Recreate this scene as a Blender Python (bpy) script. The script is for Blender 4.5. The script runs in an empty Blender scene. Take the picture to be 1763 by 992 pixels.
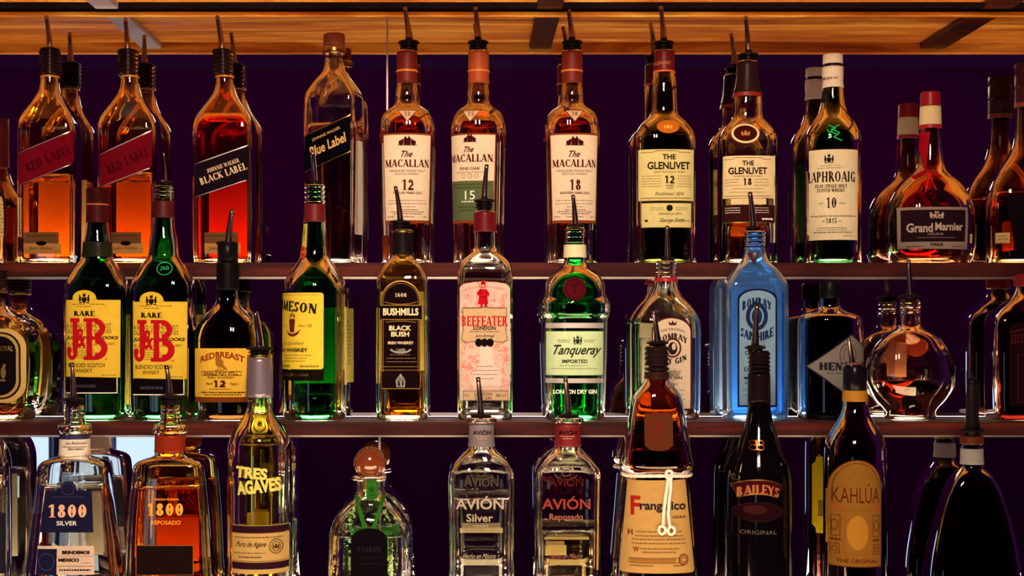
import bpy, math, random
from mathutils import Vector, Matrix
from mathutils.geometry import tessellate_polygon
random.seed(7)
S = bpy.context.scene
COL = S.collection
# ---------------------------------------------------------------- camera, world, lights, exposure
F = 2500.0                     # focal length in pixels of the 1763 px wide frame
VX, VY = 815.0, 575.0          # where the level view axis meets the frame
CAMY, CAMZ = -2.10, 1.50
cd = bpy.data.cameras.new('camera'); cam = bpy.data.objects.new('camera', cd); COL.objects.link(cam)
cam.location = (0, CAMY, CAMZ); cam.rotation_euler = (math.pi/2, 0, 0)
cd.sensor_width = 36; cd.lens = 36*F/1763
cd.shift_x = (881.5-VX)/1763; cd.shift_y = -(496-VY)/1763
cd.clip_start = .05; cd.clip_end = 60
S.camera = cam
W = bpy.data.worlds.new('night'); S.world = W; W.use_nodes = True
bgn = W.node_tree.nodes['Background']; bgn.inputs[0].default_value = (.80, .10, 1, 1); bgn.inputs[1].default_value = .022
S.view_settings.view_transform = 'Standard'; S.view_settings.look = 'None'
S.view_settings.gamma = 1; S.view_settings.use_curve_mapping = False
S.view_settings.exposure = 0
cy = S.cycles
cy.max_bounces = 20; cy.transmission_bounces = 20; cy.glossy_bounces = 8; cy.diffuse_bounces = 3; cy.transparent_max_bounces = 8
cy.sample_clamp_indirect = 6; cy.blur_glossy = .6; cy.use_denoising = True
def area(name, loc, target, sx, sy, power, col):
    l = bpy.data.lights.new(name, 'AREA'); l.shape = 'RECTANGLE'; l.size = sx; l.size_y = sy
    l.energy = power; l.color = col
    o = bpy.data.objects.new(name, l); COL.objects.link(o); o.location = loc
    o.rotation_euler = (Vector(target)-Vector(loc)).to_track_quat('-Z', 'Y').to_euler()
    return o
for lx in (-.10, .12):
    area('tube_lamp', (lx-.06, -2.0, 2.47), (-.05, 0, 1.50), .05, .30, 4.6, (1, .76, .56)).data.spread = math.radians(80)
area('added_uplight', (.08, -1.0, .88), (.05, -.05, 1.85), 1.5, .36, 17, (1, .68, .40))  # added uplight, out of view, brightens canopy, labels and glass from below
area('added_wall_wash', (0, -4.9, 2.95), (0, -6.1, 1.4), 7, .3, 3.3, (1, .10, .42))         # added light, out of view, tints the far wall purple for the mirrors

# ---------------------------------------------------------------- materials
def lin(c):
    return tuple((v/12.92 if v <= .04045 else ((v+.055)/1.055)**2.4) for v in c)
def hexc(h):
    return lin(tuple(int(h[i:i+2], 16)/255 for i in (0, 2, 4)))
MATS = {}
def pmat(name, col, rough=.5, metal=0, trans=0, ior=1.45, coat=0, bump=None, emit=None):
    if name in MATS: return MATS[name]
    m = bpy.data.materials.new(name); m.use_nodes = True
    nt = m.node_tree; b = nt.nodes['Principled BSDF']
    c = hexc(col) if isinstance(col, str) else col
    b.inputs['Base Color'].default_value = (*c, 1); b.inputs['Roughness'].default_value = rough
    b.inputs['Metallic'].default_value = metal; b.inputs['Transmission Weight'].default_value = trans
    b.inputs['IOR'].default_value = ior; b.inputs['Coat Weight'].default_value = coat
    if bump:
        n = nt.nodes.new('ShaderNodeTexNoise'); n.inputs['Scale'].default_value = bump[0]; n.inputs['Detail'].default_value = 2
        tc = nt.nodes.new('ShaderNodeTexCoord'); nt.links.new(tc.outputs['Object'], n.inputs['Vector'])
        bp = nt.nodes.new('ShaderNodeBump'); bp.inputs['Strength'].default_value = bump[1]; bp.inputs['Distance'].default_value = .001
        nt.links.new(n.outputs['Fac'], bp.inputs['Height']); nt.links.new(bp.outputs['Normal'], b.inputs['Normal'])
    if emit:
        b.inputs['Emission Color'].default_value = (*emit[0], 1); b.inputs['Emission Strength'].default_value = emit[1]
    MATS[name] = m
    return m
def paper(h, tr=.25, rough=.55):
    """printed paper: diffuse with some light passing through, and faint fibre mottling"""
    k = 'paper_'+h
    if k in MATS: return MATS[k]
    m = bpy.data.materials.new(k); m.use_nodes = True; nt = m.node_tree; nt.nodes.clear()
    out = nt.nodes.new('ShaderNodeOutputMaterial'); mix = nt.nodes.new('ShaderNodeMixShader')
    d = nt.nodes.new('ShaderNodeBsdfPrincipled'); t = nt.nodes.new('ShaderNodeBsdfTranslucent')
    c = hexc(h); tc = nt.nodes.new('ShaderNodeTexCoord'); n = nt.nodes.new('ShaderNodeTexNoise')
    n.inputs['Scale'].default_value = 160; n.inputs['Detail'].default_value = 4
    mp = nt.nodes.new('ShaderNodeMapRange'); mp.inputs['To Min'].default_value = .86; mp.inputs['To Max'].default_value = 1.1
    mc = nt.nodes.new('ShaderNodeVectorMath'); mc.operation = 'SCALE'; mc.inputs[0].default_value = c
    nt.links.new(tc.outputs['Object'], n.inputs['Vector']); nt.links.new(n.outputs['Fac'], mp.inputs['Value'])
    nt.links.new(mp.outputs[0], mc.inputs['Scale']); nt.links.new(mc.outputs[0], d.inputs['Base Color']); nt.links.new(mc.outputs[0], t.inputs['Color'])
    d.inputs['Roughness'].default_value = rough; d.inputs['Specular IOR Level'].default_value = .0
    mix.inputs[0].default_value = tr
    nt.links.new(d.outputs[0], mix.inputs[1]); nt.links.new(t.outputs[0], mix.inputs[2]); nt.links.new(mix.outputs[0], out.inputs[0])
    MATS[k] = m
    return m
def ink(h, metal=0):
    m = pmat('ink_'+h+('m' if metal else ''), h, .65 if not metal else .3, metal)
    m.node_tree.nodes['Principled BSDF'].inputs['Specular IOR Level'].default_value = .0
    return m
def glass(h, bump=None, rough=.0):
    return pmat('glass_'+h+('b' if bump else ''), h, rough, 0, 1, 1.47, bump=bump)
def glow_glass(h, k):
    """tinted glass that scatters part of the light passing through it"""
    key = 'milky_glass_%s_%d' % (h, k*100)
    if key in MATS: return MATS[key]
    m = pmat('milky_glass_%s_%d' % (h, k*100), h, 0, 0, 1, 1.47); nt = m.node_tree; b = nt.nodes['Principled BSDF']
    t = nt.nodes.new('ShaderNodeBsdfTranslucent'); d = nt.nodes.new('ShaderNodeBsdfDiffuse'); m2 = nt.nodes.new('ShaderNodeMixShader'); mx = nt.nodes.new('ShaderNodeMixShader')
    for q in (t, d): q.inputs['Color'].default_value = (*hexc(h), 1)
    m2.inputs[0].default_value = .5; mx.inputs[0].default_value = k
    nt.links.new(t.outputs[0], m2.inputs[1]); nt.links.new(d.outputs[0], m2.inputs[2]); nt.links.new(b.outputs[0], mx.inputs[1]); nt.links.new(m2.outputs[0], mx.inputs[2])
    nt.links.new(mx.outputs[0], nt.nodes['Material Output'].inputs[0])
    return m
def liquid(h):
    return pmat('liquid_'+h, h, 0, 0, 1, 1.36)
def plastic(h, r=.35):
    m = pmat('plastic_'+h, h, r); m.node_tree.nodes['Principled BSDF'].inputs['Specular IOR Level'].default_value = .10 if sum(hexc(h)) < .05 else .25
    return m
def metalm(h, r=.25): return pmat('metal_'+h, h, r, 1)
def wood(name, c0, c1, c2, rough=.38, sc=1, gy=26):
    m = bpy.data.materials.new(name); m.use_nodes = True; nt = m.node_tree; b = nt.nodes['Principled BSDF']
    tc = nt.nodes.new('ShaderNodeTexCoord'); mp = nt.nodes.new('ShaderNodeMapping'); mp.inputs['Scale'].default_value = (1.3*sc, gy*sc, gy*sc)
    n = nt.nodes.new('ShaderNodeTexNoise'); n.inputs['Scale'].default_value = 2.2; n.inputs['Detail'].default_value = 7; n.inputs['Roughness'].default_value = .62; n.inputs['Distortion'].default_value = .9
    r = nt.nodes.new('ShaderNodeValToRGB'); e = r.color_ramp.elements
    e[0].position = .3; e[0].color = (*hexc(c0), 1); e[1].position = .72; e[1].color = (*hexc(c2), 1)
    q = e.new(.5); q.color = (*hexc(c1), 1)
    nt.links.new(tc.outputs['Object'], mp.inputs['Vector']); nt.links.new(mp.outputs[0], n.inputs['Vector'])
    nt.links.new(n.outputs['Fac'], r.inputs[0]); nt.links.new(r.outputs[0], b.inputs['Base Color'])
    b.inputs['Roughness'].default_value = rough; b.inputs['Specular IOR Level'].default_value = .15
    bp = nt.nodes.new('ShaderNodeBump'); bp.inputs['Strength'].default_value = .15; bp.inputs['Distance'].default_value = .002
    nt.links.new(n.outputs['Fac'], bp.inputs['Height']); nt.links.new(bp.outputs['Normal'], b.inputs['Normal'])
    MATS[name] = m
    return m
def emitter(name, col, st):
    m = bpy.data.materials.new(name); m.use_nodes = True; nt = m.node_tree; nt.nodes.clear()
    o = nt.nodes.new('ShaderNodeOutputMaterial'); e = nt.nodes.new('ShaderNodeEmission')
    e.inputs[0].default_value = (*col, 1); e.inputs[1].default_value = st; nt.links.new(e.outputs[0], o.inputs[0])
    return m

# ---------------------------------------------------------------- mesh helpers
def mesh_obj(name, verts, faces, mats, midx=None, parent=None, smooth=True):
    me = bpy.data.meshes.new(name); me.from_pydata([tuple(v) for v in verts], [], faces); 
    for m in (mats if isinstance(mats, (list, tuple)) else [mats]): me.materials.append(m)
    if midx: me.polygons.foreach_set('material_index', midx)
    me.polygons.foreach_set('use_smooth', [smooth]*len(faces)); me.update()
    o = bpy.data.objects.new(name, me); COL.objects.link(o)
    if parent is not None: o.parent = parent
    return o
def box(name, x0, x1, y0, y1, z0, z1, mat, parent=None, bev=.0015):
    v = [(x, y, z) for x in (x0, x1) for y in (y0, y1) for z in (z0, z1)]
    f = [(0, 1, 3, 2), (4, 6, 7, 5), (0, 4, 5, 1), (2, 3, 7, 6), (0, 2, 6, 4), (1, 5, 7, 3)]
    o = mesh_obj(name, v, f, mat, parent=parent, smooth=False)
    if bev:
        b = o.modifiers.new('bevel', 'BEVEL'); b.width = bev; b.segments = 2
    return o
def struct(o): o['kind'] = 'structure'; return o
def chaikin(p, n=2):
    for _ in range(n):
        q = [p[0]]
        for a, b in zip(p, p[1:]):
            q.append(tuple(.75*u+.25*v for u, v in zip(a, b))); q.append(tuple(.25*u+.75*v for u, v in zip(a, b)))
        q.append(p[-1]); p = q
    return p
def revolve(rings, closed_top=True, closed_bot=True):
    """rings: list of equally long lists of points"""
    n = len(rings[0]); v = [p for r in rings for p in r]; f = []
    for k in range(len(rings)-1):
        for i in range(n):
            j = (i+1) % n
            f.append((k*n+i, k*n+j, (k+1)*n+j, (k+1)*n+i))
    if closed_top: f.append(tuple(range(n))[::-1])
    if closed_bot: f.append(tuple((len(rings)-1)*n+i for i in range(n)))
    return v, f
def tube(pts, radii, n=12, cap=True):
    rings = []
    for k, p in enumerate(pts):
        p = Vector(p); t = (Vector(pts[min(k+1, len(pts)-1)])-Vector(pts[max(k-1, 0)])).normalized()
        u = t.cross(Vector((0, 1, 0.01))).normalized(); w = t.cross(u)
        rings.append([p+radii[k]*(math.cos(2*math.pi*i/n)*u+math.sin(2*math.pi*i/n)*w) for i in range(n)])
    return revolve(rings, cap, cap)

# ---------------------------------------------------------------- 2-D print shapes (pixel units, y down) as triangle lists
def tess(poly):
    t = tessellate_polygon([[Vector((x, y, 0)) for x, y in poly]])
    return [tuple(poly[i] for i in tri) for tri in t]
def P(*pts): return tess(list(pts))
def R_(x0, y0, x1, y1): return [((x0, y0), (x1, y0), (x1, y1)), ((x0, y0), (x1, y1), (x0, y1))]
def ell(cx, cy, rx, ry=None, n=32):
    ry = ry or rx
    return tess([(cx+rx*math.cos(2*math.pi*i/n), cy+ry*math.sin(2*math.pi*i/n)) for i in range(n)])
def ring(cx, cy, rx, ry, w, a0=0, a1=360, n=36):
    o = []
    for i in range(n):
        p, q = (math.radians(a0+(a1-a0)*k/n) for k in (i, i+1))
        A = (cx+rx*math.cos(p), cy+ry*math.sin(p)); B = (cx+rx*math.cos(q), cy+ry*math.sin(q))
        C = (cx+(rx-w)*math.cos(q), cy+(ry-w)*math.sin(q)); D = (cx+(rx-w)*math.cos(p), cy+(ry-w)*math.sin(p))
        o += [(A, B, C), (A, C, D)]
    return o
def line(pts, w, w2=None):
    o = []
    for k, (a, b) in enumerate(zip(pts, pts[1:])):
        dx, dy = b[0]-a[0], b[1]-a[1]; L = math.hypot(dx, dy) or 1
        wa = w if w2 is None else w+(w2-w)*k/max(1, len(pts)-1)
        nx, ny = -dy/L*wa/2, dx/L*wa/2
        o += [((a[0]+nx, a[1]+ny), (b[0]+nx, b[1]+ny), (b[0]-nx, b[1]-ny)), ((a[0]+nx, a[1]+ny), (b[0]-nx, b[1]-ny), (a[0]-nx, a[1]-ny))]
    return o
def frame(x0, y0, x1, y1, w):
    return R_(x0, y0, x1, y0+w)+R_(x0, y1-w, x1, y1)+R_(x0, y0+w, x0+w, y1-w)+R_(x1-w, y0+w, x1, y1-w)
def arched(x0, y0, x1, y1, rise, n=20):
    """rectangle with an elliptical arch as its top; y0 = crown"""
    c = (x0+x1)/2; r = (x1-x0)/2
    return [(x1, y1), (x0, y1)]+[(c-r*math.cos(math.pi*i/n), y0+rise-rise*math.sin(math.pi*i/n)) for i in range(n+1)]
def inset(poly, k):
    cx = sum(p[0] for p in poly)/len(poly); xs = [p[0] for p in poly]; ys = [p[1] for p in poly]
    mx, my = (min(xs)+max(xs))/2, (min(ys)+max(ys))/2
    sx = 1-2*k/(max(xs)-min(xs)); sy = 1-2*k/(max(ys)-min(ys))
    return [(mx+(x-mx)*sx, my+(y-my)*sy) for x, y in poly]
def micro(x0, x1, y, h=.95, seed=0):
    """a line of print too small to read: a row of word-length dashes"""
    r = random.Random(int(x0*7+y*13)+seed); o = []; x = x0
    while x < x1-1:
        w = min(r.uniform(1.6, 5.5), x1-x); o += R_(x, y-h/2, x+w, y+h/2); x += w+1.1
    return o
def xf(tris, ang=0, c=(0, 0), arc=0, shear=0):
    ca, sa = math.cos(math.radians(ang)), math.sin(math.radians(ang)); o = []
    for t in tris:
        q = []
        for x, y in t:
            dx, dy = x-c[0], y-c[1]; dx += -dy*shear; dy += arc*dx*dx
            q.append((c[0]+dx*ca+dy*sa, c[1]-dx*sa+dy*ca))
        o.append(tuple(q))
    return o
# built-in font
_fc = {}
def bfont(s, bold=0):
    k = (s, bold)
    if k in _fc: return _fc[k]
    cu = bpy.data.curves.new('t', 'FONT'); cu.body = s; cu.dimensions = '2D'; cu.fill_mode = 'FRONT' if False else 'BOTH'
    cu.size = 1; cu.offset = bold; cu.resolution_u = 3
    o = bpy.data.objects.new('t', cu); COL.objects.link(o)
    me = bpy.data.meshes.new_from_object(o.evaluated_get(bpy.context.evaluated_depsgraph_get())); me.calc_loop_triangles()
    v = [(p.co.x, -p.co.y) for p in me.vertices]; t = [tuple(v[i] for i in lt.vertices) for lt in me.loop_triangles]
    bpy.data.meshes.remove(me); bpy.data.objects.remove(o); bpy.data.curves.remove(cu)
    _fc[k] = t
    return t
def fit(t, cx, cyy, h, w=None):
    xs = [p[0] for q in t for p in q]; ys = [p[1] for q in t for p in q]
    x0, x1, y0, y1 = min(xs), max(xs), min(ys), max(ys)
    sy = h/(y1-y0); sx = sy if w is None else w/(x1-x0)
    return [tuple((cx+(x-(x0+x1)/2)*sx, cyy+(y-(y0+y1)/2)*sy) for x, y in q) for q in t]
def T(s, cx, cyy, h, w=None, bold=.0, shear=0, ang=0, arc=0):
    t = fit(bfont(s, bold), cx, cyy, h, w)
    return xf(t, ang, (cx, cyy), arc, shear)
# own serif capitals: L = line, A = arc, S = serif bar
def glyph(c, Tk, tn):
    sl = .15
    L = lambda x0, y0, x1, y1, w: ('L', x0, y0, x1, y1, w)
    A = lambda cx, cyy, rx, ry, a, b: ('A', cx, cyy, rx, ry, a, b)
    Sx = lambda x, y, l=sl: ('L', x-l, y+(.025 if y < .5 else -.025), x+l, y+(.025 if y < .5 else -.025), .05)
    st = lambda x: [L(x, 0, x, 1, Tk), Sx(x, 0), Sx(x, 1)]
    g = {
     'A': (.8, [L(.40, 1, .70, 0, Tk), L(.40, 1, .10, 0, tn), L(.18, .33, .6, .33, tn), Sx(.1, 0, .11), Sx(.7, 0, .14)]),
     'B': (.72, st(.2)+[A(.34, .75, .22, .25, -90, 90), A(.34, .26, .28, .26, -90, 90), L(.2, .975, .34, .975, tn), L(.2, .51, .36, .51, tn), L(.2, .025, .34, .025, tn)]),
     'C': (.76, [A(.42, .5, .34, .5, 50, 310), L(.66, .72, .66, .98, tn), L(.66, .05, .66, .25, tn)]),
     'D': (.84, st(.2)+[A(.36, .5, .4, .5, -90, 90), L(.2, .975, .36, .975, tn), L(.2, .025, .36, .025, tn)]),
     'E': (.68, st(.2)+[L(.2, .97, .6, .97, tn), L(.2, .5, .5, .5, tn), L(.2, .03, .62, .03, tn), L(.6, .78, .6, 1, tn), L(.62, 0, .62, .24, tn), L(.5, .4, .5, .6, tn)]),
     'F': (.64, st(.2)+[L(.2, .97, .6, .97, tn), L(.2, .5, .48, .5, tn), L(.6, .78, .6, 1, tn), L(.48, .4, .48, .6, tn)]),
     'G': (.82, [A(.42, .5, .34, .5, 50, 320), L(.66, .72, .66, .98, tn), L(.66, 0, .66, .42, Tk*.8), Sx(.66, .42, .13)]),
     'H': (.86, st(.2)+st(.66)+[L(.2, .5, .66, .5, tn)]),
     'I': (.4, st(.2)),
     'J': (.5, [L(.32, .15, .32, 1, Tk), Sx(.32, 1), A(.17, .15, .17, .17, 180, 360)]),
     'K': (.8, st(.2)+[L(.24, .42, .64, 1, tn), L(.36, .58, .68, 0, Tk), Sx(.66, 1, .12), Sx(.68, 0, .14)]),
     'L': (.64, st(.2)+[L(.2, .03, .6, .03, tn), L(.6, 0, .6, .26, tn)]),
     'M': (1.0, [L(.16, 0, .16, 1, tn), L(.18, 1, .48, .1, Tk), L(.48, .05, .8, 1, tn), L(.82, 0, .82, 1, Tk), Sx(.16, 0, .11), Sx(.82, 0), Sx(.12, 1, .1), Sx(.86, 1, .12)]),
     'N': (.86, [L(.18, 0, .18, 1, tn), L(.18, 1, .68, 0, Tk), L(.68, 0, .68, 1, tn), Sx(.18, 0, .12), Sx(.14, 1, .12), Sx(.68, 1, .12)]),
     'O': (.84, [A(.42, .5, .36, .5, 0, 360)]),
     'P': (.68, st(.2)+[A(.34, .72, .26, .28, -90, 90), L(.2, .975, .34, .975, tn), L(.2, .45, .36, .45, tn)]),
     'Q': (.84, [A(.42, .5, .36, .5, 0, 360), L(.4, .1, .74, -.16, Tk*.7)]),
     'R': (.76, st(.2)+[A(.34, .74, .24, .26, -90, 90), L(.2, .975, .34, .975, tn), L(.2, .49, .36, .49, tn), L(.38, .5, .66, 0, Tk), Sx(.68, 0, .12)]),
     'S': (.6, [A(.3, .74, .21, .26, 20, 270), A(.3, .25, .23, .26, -160, 90), L(.51, .76, .51, 1, tn), L(.08, 0, .08, .24, tn)]),
     'T': (.72, [L(.36, 0, .36, 1, Tk), Sx(.36, 0), L(.06, .97, .66, .97, tn), L(.06, .76, .06, 1, tn), L(.66, .76, .66, 1, tn)]),
     'U': (.84, [L(.2, .3, .2, 1, Tk), A(.42, .32, .24, .32, 180, 360), L(.64, .3, .64, 1, tn), Sx(.2, 1), Sx(.64, 1, .12)]),
     'V': (.8, [L(.12, 1, .42, 0, Tk), L(.42, 0, .7, 1, tn), Sx(.12, 1, .13), Sx(.7, 1, .11)]),
     'W': (1.1, [L(.12, 1, .36, 0, Tk), L(.36, 0, .56, 1, tn), L(.54, 1, .76, 0, Tk), L(.76, 0, .98, 1, tn), Sx(.12, 1, .13), Sx(.98, 1, .11), Sx(.55, 1, .1)]),
     'X': (.8, [L(.14, 1, .66, 0, Tk), L(.14, 0, .66, 1, tn), Sx(.14, 1, .12), Sx(.66, 0, .13), Sx(.14, 0, .1), Sx(.66, 1, .1)]),
     'Y': (.76, [L(.1, 1, .38, .45, Tk), L(.38, .45, .66, 1, tn), L(.38, 0, .38, .45, Tk), Sx(.38, 0), Sx(.1, 1, .12), Sx(.66, 1, .1)]),
     'Z': (.7, [L(.1, .97, .6, .97, tn), L(.6, .97, .1, .03, Tk), L(.1, .03, .62, .03, tn)]),
     '0': (.66, [A(.33, .5, .26, .5, 0, 360)]), '1': (.56, [L(.3, 0, .3, 1, Tk*.72), Sx(.3, 0, .2), L(.08, .80, .3, .98, tn)]),
     '2': (.62, [A(.3, .72, .22, .28, -35, 180), L(.5, .6, .1, .05, tn*1.6), L(.08, .07, .56, .07, Tk*.8)]),
     '5': (.6, [L(.12, .5, .14, 1, tn), L(.14, .94, .52, .94, Tk*.7), A(.28, .3, .26, .3, -150, 110)]),
     '6': (.66, [A(.34, .5, .26, .5, 60, 270), A(.34, .3, .24, .3, 0, 360)]),
     '8': (.66, [A(.33, .75, .2, .25, 0, 360), A(.33, .26, .25, .27, 0, 360)]),
     '&': (.9, [A(.36, .76, .18, .24, -30, 230), L(.24, .62, .72, 0, Tk), A(.34, .26, .26, .27, 90, 300), L(.5, .03, .78, .5, tn)]),
     "'": (.2, [L(.1, .75, .1, 1, Tk*.8)]), '.': (.3, [L(.1, .0, .1, .14, .14)]), '-': (.4, [L(.06, .4, .34, .4, tn)]), ' ': (.4, [])}
    return g.get(c, g[' '])
def serif(s, cx, cyy, h, w=None, Tk=.2, tn=.07, ang=0, arc=0, shear=0, cut=None):
    if s.isdigit(): Tk = min(Tk, .25)
    o = []; X = 0
    for ch in s:
        adv, els = glyph(ch, Tk, tn)
        for e in els:
            if e[0] == 'L':
                _, x0, y0, x1, y1, wd = e
                # diagonal strokes cut off flat at cap line and base line
                if abs(x0-x1) > .03 and abs(y0-y1) > .2:
                    hw = wd/2*math.hypot(x1-x0, y1-y0)/abs(y1-y0)
                    q = [(x0-hw, y0), (x0+hw, y0), (x1+hw, y1), (x1-hw, y1)]
                    o += [tuple((X+a, -b) for a, b in (q[0], q[1], q[2])), tuple((X+a, -b) for a, b in (q[0], q[2], q[3]))]
                else:
                    o += [tuple((X+a, -b) for a, b in t) for t in line([(x0, y0), (x1, y1)], wd)]
            else:
                _, ax, ay, rx, ry, a0, a1 = e; n = max(6, int(abs(a1-a0)/18)); pr = None
                for i in range(n+1):
                    a = math.radians(a0+(a1-a0)*i/n); wd = tn+(Tk-tn)*abs(math.cos(a))**1.3
                    wd2 = wd
                    c_, s_ = math.cos(a), math.sin(a)
                    cur = ((X+ax+rx*c_, -(ay+ry*s_)), (X+ax+(rx-wd2)*c_, -(ay+(ry-wd2)*s_)))
                    if pr: o += [(pr[0], cur[0], cur[1]), (pr[0], cur[1], pr[1])]
                    pr = cur
        X += adv
    x0, x1 = .05, X-.05
    sy = h; sx = sy if w is None else w/(x1-x0)
    o = [tuple((cx+(x-(x0+x1)/2)*sx, cyy+(y+.5)*sy) for x, y in q) for q in o]
    return xf(o, ang, (cx, cyy), arc, shear)
def split(tris, L):
    o = []; st = list(tris)
    while st:
        a, b, c = st.pop()
        e = [math.hypot(a[0]-b[0], a[1]-b[1]), math.hypot(b[0]-c[0], b[1]-c[1]), math.hypot(c[0]-a[0], c[1]-a[1])]
        m = max(e)
        if m <= L: o.append((a, b, c)); continue
        if e[0] == m: d = ((a[0]+b[0])/2, (a[1]+b[1])/2); st += [(a, d, c), (d, b, c)]
        elif e[1] == m: d = ((b[0]+c[0])/2, (b[1]+c[1])/2); st += [(a, b, d), (a, d, c)]
        else: d = ((c[0]+a[0])/2, (c[1]+a[1])/2); st += [(a, b, d), (d, b, c)]
    return o

# ---------------------------------------------------------------- the three tiers of the back bar
YM = [0.0, -.105, -.21]                  # mirror faces
ZS = [1.598, 1.3862, 1.165]              # shelf tops
class Bottle:
    def __init__(s, name, label, tier, cx, prof, depth=1.0, n=2.0, mat=None, level=None, liq=None, rot=0, solid=False,
                 cat='bottle', group=None, smooth=2, flute=None, yoff=0, wall=2.6, lit=1):
        s.tier = tier; s.yc = YM[tier]-.053-yoff; s.d = s.yc-CAMY; s.s = s.d/F; s.cx = cx
        hb0 = max(h for _, h in prof); s.kn = .45*min(1, max(0, (n-2)/4))*hb0*s.s*depth/s.d
        s.X = (cx-VX)*(1-.35*s.kn)*s.s; s.Z = ZS[tier]
        s.root = bpy.data.objects.new(name, None); COL.objects.link(s.root); s.root.location = (s.X, s.yc, s.Z)
        s.root.empty_display_size = .03
        s.root.rotation_euler = (0, 0, math.radians(rot))
        s.root['label'] = label; s.root['category'] = cat
        s.root['group'] = group or ('bottles on the %s shelf' % ('top', 'middle', 'bottom')[tier])
        base = VY-(s.Z-CAMZ)/s.s            # pixel row of the shelf top in the bottle's plane
        prof = [(min(y, base), h) for y, h in prof]
        if prof[-1][0] < base: prof.append((base, prof[-1][1]))
        prof[-1] = (base, prof[-1][1])
        prof.append((base, prof[-1][1]*.9))
        s.base = base
        s.pr = chaikin(prof, smooth); s.hwn = prof[0][1]; s.hwb = max(h for _, h in prof)
        s.depth = depth; s.n = n; s.flute = flute
        shr = s.kn*abs(cx-VX)       # the front-to-back depth of a square bottle also takes up part of its seen width
        s.pr = [(y, h-shr*s.t(h)) for y, h in s.pr]; s.hwb -= shr
        s.fscale = (s.d-s.hwb*s.s*depth)/F
        if lit and not solid:
            # round frosted light let into the shelf right under the bottle
            ra = prof[-1][1]*s.s*.84; rb = prof[-1][1]*s.s*depth*.82
            v = [(s.X+ra*math.cos(math.pi*i/16), s.yc+rb*math.sin(math.pi*i/16), s.Z+dz) for dz in (-.0004, -.003) for i in range(32)]
            f = [tuple(range(32)), tuple(range(63, 31, -1))]+[(i, i+32, (i+1) % 32+32, (i+1) % 32) for i in range(32)]
            mesh_obj('shelf_light', v, f, PADS[lit], parent=SHELF[tier], smooth=False)
        # glass shell: outer wall down, then inner wall
        out = [s.sect(y, h) for y, h in s.pr]
        if solid or mat is None:
            v, f = revolve(out)
            if mat is not None: mesh_obj('glass_body', v, f, mat, parent=s.root)
        else:
            thick = wall
            inn = [(y, max(h-thick, 2)) for y, h in s.pr if y < base-9]
            last = inn[-1][1]
            inn += [(base-8, last-1.5), (base-6.5, last*.8), (base-6, last*.3)]
            rings = [s.sect(y, h, hb=h+thick) for y, h in inn]
            v, f = revolve(list(reversed(rings))+out, True, True)
            mesh_obj('glass_body', v, f, mat, parent=s.root)
            if level is not None:
                li = [(y, h+.4) for y, h in inn if y > level]
                y0h = s.hw(level)-thick+.4
                li = [(level, y0h)]+[(y, h) for y, h in li]
                li[-1] = (li[-1][0]+.4, li[-1][1])
                rings = [s.sect(y, h, hb=h+thick) for y, h in li]
                rings[0] = [p+Vector((0, 0, 0)) for p in rings[0]]
                v, f = revolve(rings)
                mesh_obj('liquid', v, f, liq, parent=s.root)
    def z(s, y): return CAMZ+(VY-y)*s.s-s.Z
    def t(s, h):
        if s.hwb-s.hwn < 1: return 1
        u = max(0, min(1, (h-s.hwn)/(s.hwb-s.hwn)/.75)); return u*u*(3-2*u)
    def abn(s, h, hb=None):
        t = s.t(hb if hb else h); a = h*s.s; return a, a*(1-t+t*s.depth), 2+t*(s.n-2)
    def sect(s, y, h, hb=None, N=60):
        a, b, n = s.abn(h, hb); z = s.z(y); o = []
        for i in range(N):
            th = 2*math.pi*i/N; c, q = math.cos(th), math.sin(th)
            if n > 2.05:
                r = (abs(c)**n+abs(q)**n)**(-1/n)
                # blend angle so the corners get enough points
            else: r = 1
            if s.flute and hb is None: r *= 1+s.flute[1]*s.t(h)*math.cos(s.flute[0]*th)
            o.append(Vector((a*r*c, b*r*q, z)))
        return o
    def hw(s, y):
        p = s.pr
        if y <= p[0][0]: return p[0][1]
        for (y0, h0), (y1, h1) in zip(p, p[1:]):
            if y0 <= y <= y1: return h0+(h1-h0)*(y-y0)/max(1e-6, y1-y0)
        return p[-1][1]
    def surf(s, px, py, eps, th0=None, back=False):
        fs = s.fscale
        z = CAMZ+(VY-py)*fs-s.Z
        ye = VY-(z+s.Z-CAMZ)/s.s
        a, b, n = s.abn(s.hw(ye))
        a += eps; b += eps
        if th0 is not None:
            th = math.radians(th0)+(px-s.cx)*fs/a
            if back: th += math.pi
            q, w = abs(math.sin(th)), abs(math.cos(th)); r = (q**n+w**n)**(-1/n) if n > 2.05 else 1
            return Vector((a*r*math.sin(th), -b*r*math.cos(th), z))
        x = (px-VX)*fs-s.X if s.root.rotation_euler.z == 0 and not back else (px-s.cx)*fs
        if n > 2.6 and abs(x) > .85*a: x = math.copysign(a*(.85+(abs(x)/a-.85)*.45), x)
        u = min(.9999, abs(x/a)); y = b*(1-u**n)**(1/n)
        if u >= .999: x = math.copysign(a*.999, x)
        return Vector((x, y if back else -y, z))
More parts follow.
